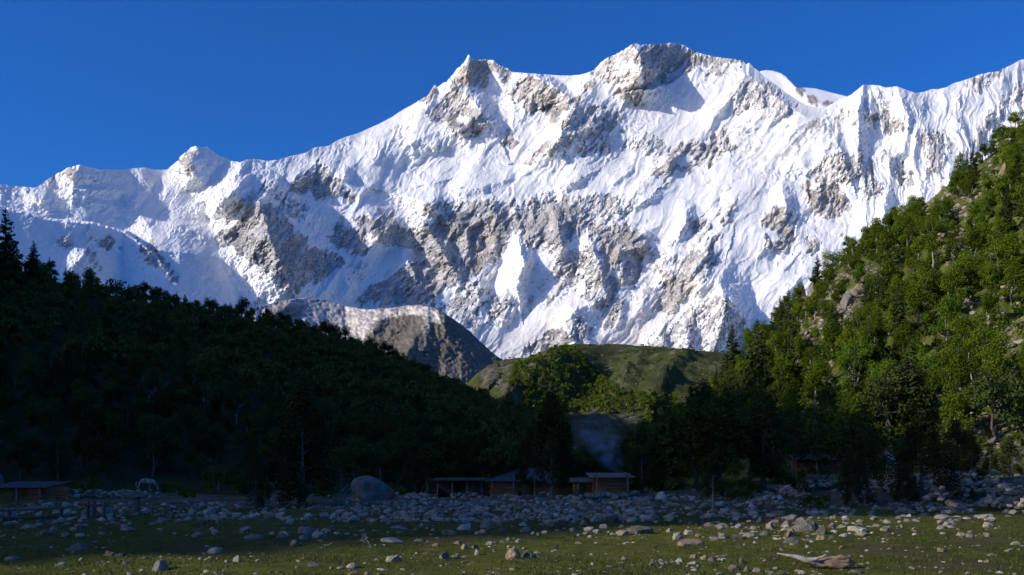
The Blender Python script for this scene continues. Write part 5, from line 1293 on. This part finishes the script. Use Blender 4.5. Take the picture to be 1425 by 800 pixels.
def hut(px, py, wpx, hpx, depth, label, roof, wall='log', posts=0, door=None, rise=.7, push=4):
    x, y, z = ground_at(px, py); y += push; x = (px - CX) / F * y; z = float(gz(x, y)) - .05
    W, Hh = wpx * y / F, hpx * y / F * .97
    r = empty('log_hut', (x, y, z)); tag(r, label, 'hut', 'log huts at the foot of the slopes')
    w2 = W / 2; open_ = roof == 'open'
    wl = []
    if open_:
        wl += [log_row(-w2, w2, depth, 0, Hh - .2), log_row(0, depth, -w2 + .1, 0, Hh * .55, 'y'), log_row(w2 * .15, w2, .6, 0, Hh - .25)]
    else:
        d0, d1 = door if door else (9, 9)
        dx0, dx1 = -w2 + d0 * W, -w2 + d1 * W
        if door: wl += [log_row(-w2, dx0, 0, 0, Hh), log_row(dx1, w2, 0, 0, Hh), log_row(dx0, dx1, 0, Hh * .86, Hh)]
        else: wl += [log_row(-w2, w2, 0, 0, Hh)]
        wl += [log_row(-w2, w2, depth, 0, Hh), log_row(0, depth, -w2, 0, Hh, 'y'), log_row(0, depth, w2, 0, Hh, 'y')]
    for k in wl: mesh_of('wall', k, wall, r, True)
    if door:
        mesh_of('door', [box(dx0 + .02 + i * (dx1 - dx0) / 5, dx0 + (i + .93) * (dx1 - dx0) / 5, .10, .15, 0, Hh * .85) for i in range(5)], 'log', r)
    n = posts
    for i in range(n):
        px_ = -w2 + .15 + (W - .3) * i / max(1, n - 1)
        mesh_of('post', [tube([(px_, -.55, -.2), (px_ + .03, -.55, Hh * .5), (px_, -.55, Hh - .02)], [.09, .08, .075], 7)], 'log_grey' if i % 2 else 'log', r, True)
    # roof
    ov = .45; t = .09
    if roof in ('flat', 'open'):
        rf = mesh_of('roof', [box(-w2 - ov, w2 + ov, -.95, depth + .4, Hh + .02, Hh + .16)], 'turf_roof', r)
        rr = random.Random(px); e = []
        for i in range(int(W / .3)):
            xx = -w2 - ov + i * (W + 2 * ov) / (W / .3); e.append(tube([(xx, -1.1, Hh - .04 + rr.uniform(-.02, .03)), (xx + .05, depth + .4, Hh - .03)], [.06, .05], 6))
        for i in range(14): a = rr.uniform(-w2 - .3, w2); e.append(tube([(a, -.9 + rr.uniform(-.1, .2), Hh + .2), (a + rr.uniform(.6, 1.6), -.8, Hh + .2 + rr.uniform(-.03, .1))], [.05, .03], 5))
        mesh_of('rafter', e, 'log_grey', r, True)
    elif roof == 'shed':
        v = [(-w2 - ov, -.7, Hh + .03), (w2 + ov, -.7, Hh + .03), (w2 + ov, depth + .5, Hh + rise), (-w2 - ov, depth + .5, Hh + rise)]
        sheet(v, t, 'roof', r)
        mesh_of('gable', [box(-w2 + .1, -w2 + .18, .05, depth - .05, Hh, Hh + rise * .55), box(w2 - .18, w2 - .1, .05, depth - .05, Hh, Hh + rise * .55)], 'log', r)
    elif roof == 'hip':
        c = [(-w2 - ov, -.7, Hh), (w2 + ov, -.7, Hh), (w2 + ov, depth + .6, Hh), (-w2 - ov, depth + .6, Hh)]; a, b = (-w2 * .05, depth * .5, Hh + rise), (w2 * .5, depth * .5, Hh + rise)
        for q in ([c[0], c[1], b, a], [c[2], c[3], a, b]): sheet(q, .06, 'roof', r)
        for q in ([c[3], c[0], a], [c[1], c[2], b]): sheet(q + [tuple((Vector(q[0]) + Vector(q[2])) / 2)], .06, 'roof', r) if False else tri(q, r)
    return r

def sheet(q, t, name, parent):
    """corrugated metal sheet between four corners"""
    q = [Vector(p) for p in q]; n = (q[1] - q[0]).cross(q[3] - q[0]).normalized()
    N = 40; V, Q = [], []
    for i in range(N + 1):
        f = i / N; a = q[0].lerp(q[1], f); b = q[3].lerp(q[2], f); h = n * (.025 * math.cos(i * math.pi))
        V += [tuple(a + h), tuple(b + h), tuple(a + h - n * .03), tuple(b + h - n * .03)]
    for i in range(N):
        o = 4 * i; Q += [(o, o + 4, o + 5, o + 1), (o + 2, o + 3, o + 7, o + 6), (o, o + 2, o + 6, o + 4), (o + 1, o + 5, o + 7, o + 3)]
    return link(name, np_mesh(name, np.array(V), np.array(Q), False, None, [MT['tin']]), parent)
def tri(q, parent):
    q = [Vector(p) for p in q]; n = (q[1] - q[0]).cross(q[2] - q[0]).normalized() * .04
    V = [tuple(p) for p in q] + [tuple(p - n) for p in q]
    return link('roof', np_mesh('roof', np.array(V), np.array([(0, 1, 2, 2), (3, 5, 4, 4)])[:, :3], False, None, [MT['tin']]), parent)

def horse(px, py):
    y = 101.0; x = (px - CX) / F * y
    me = bpy.data.meshes.new('horse')
    P = [(0, 0, 1.02), (.35, 0, 1.0), (.62, 0, 1.02), (-.42, 0, 1.05), (-.68, 0, 1.02),               # 0 belly mid, 1 chest, 2 withers, 3 flank, 4 rump
         (.86, 0, .92), (1.08, 0, .62), (1.2, 0, .42), (1.26, 0, .16),                                  # 5-8 neck down to grazing head
         (.55, .16, .72), (.56, .16, .42), (.56, .16, .08), (.60, .16, 0), (.50, -.16, .72), (.42, -.16, .42), (.40, -.16, .08), (.44, -.16, 0),
         (-.62, .17, .78), (-.58, .17, .55), (-.74, .17, .40), (-.72, .17, .06), (-.67, .17, 0), (-.66, -.17, .78), (-.66, -.17, .55), (-.84, -.17, .40), (-.84, -.17, .06), (-.79, -.17, 0)]
    E = [(0, 1), (1, 2), (0, 3), (3, 4), (2, 5), (5, 6), (6, 7), (7, 8), (1, 9), (9, 10), (10, 11), (11, 12), (1, 13), (13, 14), (14, 15), (15, 16), (4, 17), (17, 18), (18, 19), (19, 20), (20, 21), (4, 22), (22, 23), (23, 24), (24, 25), (25, 26)]
    rad = [.30, .29, .24, .28, .26, .17, .12, .115, .065] + [.11, .062, .05, .06] * 2 + [.14, .09, .06, .048, .06] * 2
    me.from_pydata(P, E, []); o = link('horse_cage', me)
    md = o.modifiers.new('skin', 'SKIN'); sv = me.skin_vertices[0].data
    for i, r_ in enumerate(rad): sv[i].radius = (r_, r_)
    sv[0].use_root = True
    s2 = o.modifiers.new('sub', 'SUBSURF'); s2.levels = 2
    dg = bpy.context.evaluated_depsgraph_get()
    m2 = bpy.data.meshes.new_from_object(o.evaluated_get(dg)); bpy.data.objects.remove(o)
    for p in m2.polygons: p.use_smooth = True
    m2.materials.clear(); m2.materials.append(surf('piebald_horse_coat', (.13, .075, .045), (.46, .44, .39), 2.4, .8, .1, detail=2)); m2.name = 'horse'
    h = link('horse', m2); h.location = (x, y + 3, float(gz(x, y + 3))); h.rotation_euler[2] = .15; h.scale = (1.0, 1.0, 1.05)
    tag(h, 'white and brown horse grazing with lowered head behind the stone bank', 'horse')
    mane = mesh_of('mane', [tube([(.62, 0, 1.22), (.88, 0, 1.06), (1.1, 0, .78), (1.2, 0, .56)], [.05, .07, .06, .03], 6)], surf('pale_horse_hair', (.35, .3, .25), (.6, .57, .52), 8, .9, .2), h, True)
    mesh_of('tail', [tube([(-.93, 0, 1.1), (-1.0, 0, .9), (-1.0, 0, .5), (-.97, 0, .35)], [.04, .07, .06, .02], 6)], 'dead_wood', h, True)
    for s in (-1, 1): mesh_of('ear', [tube([(1.18, s * .06, .50), (1.24, s * .09, .60)], [.03, .01], 5)], 'dead_wood', h, True)

def build_objects():
    hut(640, 694, 66, 24, 3.2, 'open fronted log shed with a flat brush roof held on posts', 'open', 'log_grey', 4)
    hut(729, 693, 92, 25, 4.4, 'log hut with a pale hipped metal roof behind the tall juniper', 'hip', 'log', 4, (.62, .74), 1.15)
    hut(812, 692, 86, 19, 3.0, 'long low log wall hut joined between the pale roofed hut and the small hut', 'flat', 'log', 0, None, push=6)
    hut(814, 692, 26, 21, 2.4, 'small log shed with a thin grey roof left of the smoke', 'shed', 'log', 2, (.25, .6), .35, push=2.5)
    hut(851, 692, 48, 26, 3.4, 'log hut with a low grey metal roof beside the smoke', 'shed', 'log', 2, None, .4, push=3)
    hut(28, 698, 70, 20, 3.6, 'dark log hut with a grey metal roof at the left edge', 'shed', 'log', 3, (.42, .72), .45, push=3)
    r = hut(1136, 684, 62, 20, 3.6, 'orange brown log hut with a sloping tin roof on the right bank', 'shed', 'log', 3, None, .85, push=5)
    r.rotation_euler[2] = -.25; r.location.z += 1.0
    # tarp
    x, y, z = ground_at(1243, 684); y += 5; x = (1243 - CX) / F * y; z = float(gz(x, y)) + .5
    k = y / F
    t = empty('tarp_shelter', (x, y, z)); tag(t, 'small blue grey tarpaulin shelter between junipers on the right bank', 'shelter')
    rs = np.random.RandomState(4); g = np.linspace(-1, 1, 13); U, V = np.meshgrid(g, g)
    zz = 1.9 - .55 * U - .9 * np.abs(V) ** 1.4 + .07 * pn(U * 2, V * 2, 5)
    me = np_mesh('tarpaulin', np.stack([U.ravel() * .8, V.ravel() * 1.0, zz.ravel()], 1), grid_faces(13, 13), True, None, [surf('blue_grey_tarpaulin', (.16, .20, .26), (.28, .33, .40), 3, .6, .3, spec=.4)])
    sl = link('tarpaulin', me, t); sl.modifiers.new('thick', 'SOLIDIFY').thickness = .03
    for sx, sy, h_ in ((-.7, 0, 2.2), (.7, 0, 1.4)): mesh_of('pole', [tube([(sx, sy, -.8), (sx, sy, h_)], [.05, .045], 6)], 'log_grey', t)
    # timber leaning on the great boulder
    x, y, z = ground_at(473, 701); k = y / F
    o = mesh_of('leaning_timber', [tube([(-.5 + i * .14, 0, 0), (.55 + i * .16, .5, 1.35 - i * .3)], [.07, .05], 6) for i in range(3)], 'log_grey', None, True)
    o.location = (x, y - .3, z); tag(o, 'grey timbers leaning against the huge rounded boulder', 'timber')
    # rail fence at the left and two-post gate
    def fence(name, label, pxs, py, hpx, rails, mat='log_grey'):
        pts = [ground_at(px, py) for px in pxs]; x0, y0, z0 = pts[0]
        f = empty(name, (x0, y0, z0)); tag(f, label, 'fence')
        hh = hpx * y0 / F
        for p in pts: mesh_of('post', [tube([(p[0] - x0, p[1] - y0, -.3 + p[2] - z0), (p[0] - x0 + .04, p[1] - y0, hh + p[2] - z0)], [.11, .09], 7)], 'dark_bark', f, True)
        for a, b in rails:
            mesh_of('rail', [tube([(pts[0][0] - x0 - .4, pts[0][1] - y0 - .1, a * hh), ((pts[-1][0] - x0) / 2, (pts[-1][1] - y0) / 2 - .12, (a + b) / 2 * hh - .05), (pts[-1][0] - x0 + .3, pts[-1][1] - y0 - .1, b * hh)], [.09, .08, .06], 6)], 'dark_bark', f, True)
    fence('rail_fence', 'low dark rail fence of rough poles at the left edge of the meadow', [-30, 12, 85], 724, 20, [(.25, .2), (.72, .85)])
    fence('pole_gate', 'dark wooden posts with a crossing rail in front of the left stone bank', [122, 130, 144], 719, 21, [(.88, .8)])
    x, y, z = ground_at(190, 716)
    s = empty('stump_table', (x, y, z)); tag(s, 'dark flat slab resting on a stump in front of the horse', 'stump')
    mesh_of('stump', [tube([(0, 0, -.2), (0, 0, .6), (.02, 0, .95)], [.24, .18, .2], 9)], 'dark_bark', s, True)
    sl = link('slab', rock_mesh('slab', 77, 8, 3, .1, 'stone_dark'), s); sl.location = (0, 0, .9); sl.scale = (.62, .5, .22)
    for px, py, h, lb in [(211, 716, 18, 'dark single fence post right of the stump with the slab'), (143, 712, 12, 'short dark post behind the wooden posts')]:
        x, y, z = ground_at(px, py); o = mesh_of('fence_post', [tube([(0, 0, -.3), (.03, 0, h * y / F)], [.10, .08], 7)], 'dark_bark', None, True); o.location = (x, y, z); tag(o, lb, 'post')
    horse(188, 702)
    # driftwood in the right foreground
    x, y, z = ground_at(1140, 792); k = y / F
    d = empty('driftwood_log', (x, y, z)); tag(d, 'bleached brown driftwood log with a pointed branch among stones at the right front', 'log')
    def gnarl(pts, rad, seg, amp, seed):
        P_, R_ = [], []
        for i in range(len(pts) - 1):
            for k_ in range(6):
                f = k_ / 6; P_.append(Vector(pts[i]).lerp(Vector(pts[i + 1]), f)); R_.append(rad[i] + (rad[i + 1] - rad[i]) * f)
        P_.append(Vector(pts[-1])); R_.append(rad[-1])
        v, q = tube(P_, R_, seg); va = np.array(v); c_ = np.repeat(np.array([tuple(p) for p in P_]), seg, 0)
        n_ = pn3(va * np.array([3, 14, 14]), seed) + .6 * pn3(va * np.array([9, 22, 22]), seed + 1) + .8 * pn3(va * 5, seed + 2)
        return [tuple(p) for p in c_ + (va - c_) * (1 + amp * n_)[:, None]], q
    bm = surf('driftwood_bark', (.12, .08, .05), (.34, .25, .17), 2.5, .95, .9, stretch=(.25, 1.5, 1.5)); 
    o = mesh_of('trunk', [gnarl([(-.2, .1, .10), (.1, .06, .14), (.4, .02, .17), (.66, .0, .16), (.82, .02, .13)], [.06, .12, .15, .13, .07], 16, .38, 5), gnarl([(.3, .05, .2), (.5, -.05, .3), (.72, -.1, .24)], [.09, .07, .02], 9, .4, 8)], bm, d, True)
    o2 = mesh_of('branch', [gnarl([(.1, .08, .10), (-.25, .0, .20), (-.55, .02, .30), (-.98, .12, .37)], [.09, .08, .05, .012], 10, .28, 6), gnarl([(-.3, 0, .22), (-.1, -.1, .26), (.12, -.12, .34)], [.05, .04, .015], 7, .3, 7)], MT['dead_wood'], d, True)
    # dead branch lying on the grass
    x, y, z = ground_at(520, 760); o = link('dead_branch', np_mesh('dead_branch', *snag(77, .8, .6), True, None, [MT['dead_wood']])); o.location = (x, y, z); o.rotation_euler = (.5, -.5, 1); tag(o, 'small bleached dead branch sticking up from the left middle meadow', 'branch')

def build_grass():
    rs = np.random.RandomState(3); n = 95000
    y = 18 + 44 * rs.rand(n) ** 1.7; x = (rs.rand(n) - .5) * 2 * (y * .56)
    m = fbm(x / 3, y / 3, 3, 12) + .35 * rs.normal(size=n) > -.1
    x, y = x[m], y[m]; n = len(x); z = gz(x, y)
    a = rs.rand(n) * 6.28; h = .03 + .05 * rs.rand(n) ** 2 + .05 * (pn(x / 2, y / 2, 9) > .35) * rs.rand(n); w_ = .012 + .012 * rs.rand(n)
    dx, dy = np.cos(a) * w_, np.sin(a) * w_; lx, ly = rs.normal(size=n) * .035, rs.normal(size=n) * .035
    V = np.stack([np.c_[x - dx, y - dy, z - .01], np.c_[x + dx, y + dy, z - .01], np.c_[x + lx, y + ly, z + h]], 1).reshape(-1, 3)
    me = np_mesh('grass', V, np.arange(3 * n).reshape(-1, 3), False, None, [leaf_mat('grass_blades', (.075, .088, .022), (.13, .13, .04), .3, 0, .7)])
    tag(link('grass', me), 'short grass blades of the grazed meadow', 'grass', kind='stuff')

def volume_box(name, lo, hi, col_, dens, aniso=.2, noise=None, label='', cat=''):
    v, q = box(lo[0], hi[0], lo[1], hi[1], lo[2], hi[2])
    m, n, l, out = new_mat(name + '_air')
    p = n.new('ShaderNodeVolumePrincipled'); p.inputs['Color'].default_value = (*col_, 1); p.inputs['Density'].default_value = dens; p.inputs['Anisotropy'].default_value = aniso
    l.new(p.outputs[0], out.inputs['Volume'])
    o = link(name, np_mesh(name, np.array(v), np.array(q), False, None, [m]))
    tag(o, label, cat, kind='stuff')
    return o, m, n, l, p

def build_smoke():
    # a lazy column of wood smoke, leaning left as it rises, thinning out
    x0, y0 = (872 - CX) / F * 112, 112.0
    rings = []; pts = []; rad = []
    for i in range(10):
        f = i / 9; pts.append((x0 - 3.4 * f - .5 * math.sin(f * 7), y0 + 18 * f, 0.3 + 9.5 * f)); rad.append(.7 + 4.8 * f ** .8)
    v, q = tube(pts, rad, 16); V, Q = join([(v, q)])
    Q = list(map(tuple, Q)); e = len(V) - 16
    bmv = np.concatenate([V, [np.mean(V[:16], 0)], [np.mean(V[e:], 0)]])
    F3 = [(a, b, c) for a, b, c, d in Q] + [(a, c, d) for a, b, c, d in Q]
    F3 += [(len(V), (j + 1) % 16, j) for j in range(16)] + [(len(V) + 1, e + j, e + (j + 1) % 16) for j in range(16)]
    F3 = [t for t in F3 if len(set(t)) == 3]
    m, n, l, out = new_mat('wood_smoke')
    p = n.new('ShaderNodeVolumePrincipled'); p.inputs['Color'].default_value = (.62, .78, .98, 1); p.inputs['Anisotropy'].default_value = .1
    tc = n.new('ShaderNodeTexCoord'); nz = n.new('ShaderNodeTexNoise'); l.new(tc.outputs['Object'], nz.inputs['Vector']); nz.inputs['Scale'].default_value = .55; nz.inputs['Detail'].default_value = 5; nz.inputs['Distortion'].default_value = .8
    mr = n.new('ShaderNodeMapRange'); l.new(nz.outputs['Fac'], mr.inputs[0]); mr.inputs[1].default_value = .42; mr.inputs[2].default_value = .75; mr.inputs[3].default_value = 0; mr.inputs[4].default_value = SMOKE
    sx = n.new('ShaderNodeSeparateXYZ'); l.new(tc.outputs['Object'], sx.inputs[0])
    fd = n.new('ShaderNodeMapRange'); l.new(sx.outputs[2], fd.inputs[0]); fd.inputs[1].default_value = 0; fd.inputs[2].default_value = 9.5; fd.inputs[3].default_value = 1.6; fd.inputs[4].default_value = .1
    def mth(op, a, b):
        q_ = n.new('ShaderNodeMath'); q_.operation = op
        for i_, v_ in enumerate((a, b)):
            if isinstance(v_, (int, float)): q_.inputs[i_].default_value = v_
            else: l.new(v_, q_.inputs[i_])
        return q_.outputs[0]
    ff = mth('DIVIDE', mth('SUBTRACT', sx.outputs[2], .3), 9.5)
    ex = mth('SUBTRACT', sx.outputs[0], mth('SUBTRACT', x0, mth('MULTIPLY', ff, 3.4)))
    ey = mth('SUBTRACT', sx.outputs[1], mth('ADD', y0, mth('MULTIPLY', ff, 18.0)))
    rr_ = mth('ADD', mth('MULTIPLY', ff, 4.2), .35)
    dd = mth('DIVIDE', mth('SQRT', mth('ADD', mth('MULTIPLY', ex, ex), mth('MULTIPLY', mth('MULTIPLY', ey, ey), .6)), 0), rr_)
    fo = mth('POWER', mth('MAXIMUM', mth('SUBTRACT', 1.0, dd), 0.0), 1.1)
    ml = n.new('ShaderNodeMath'); ml.operation = 'MULTIPLY'; l.new(mr.outputs[0], ml.inputs[0]); l.new(mth('MULTIPLY', fd.outputs[0], fo), ml.inputs[1]); l.new(ml.outputs[0], p.inputs['Density']); l.new(p.outputs[0], out.inputs['Volume'])
    o = link('smoke', np_mesh('smoke', bmv, np.array(F3), False, None, [m]))
    tag(o, 'thin blue wood smoke drifting up beside the log huts', 'smoke', kind='stuff')
SMOKE = .5

# ------------------------------------------------------------------ build everything
mats()
MT['stone_light'] = surf('pale_granite', (.19, .175, .142), (.32, .30, .25), 2.4, .92, .6, rnd=.25, bdist=.04)
MT['stone_pale'] = surf('white_granite', (.29, .275, .24), (.44, .42, .37), 2.4, .9, .5, rnd=.12, bdist=.04)
build_mountain()
build_back_peak()
build_moraine()
build_ground()
build_hills()
build_protos()
build_trees()
label_trees()
build_stones()
build_objects()
build_grass()
build_smoke()
if HAZE: volume_box('haze', (-9000, -900, -4.5), (9500, 16500, 5200), (.5, .72, 1.0), HAZE, .0, None, 'thin blue mountain air between the meadow and the snow wall', 'haze')
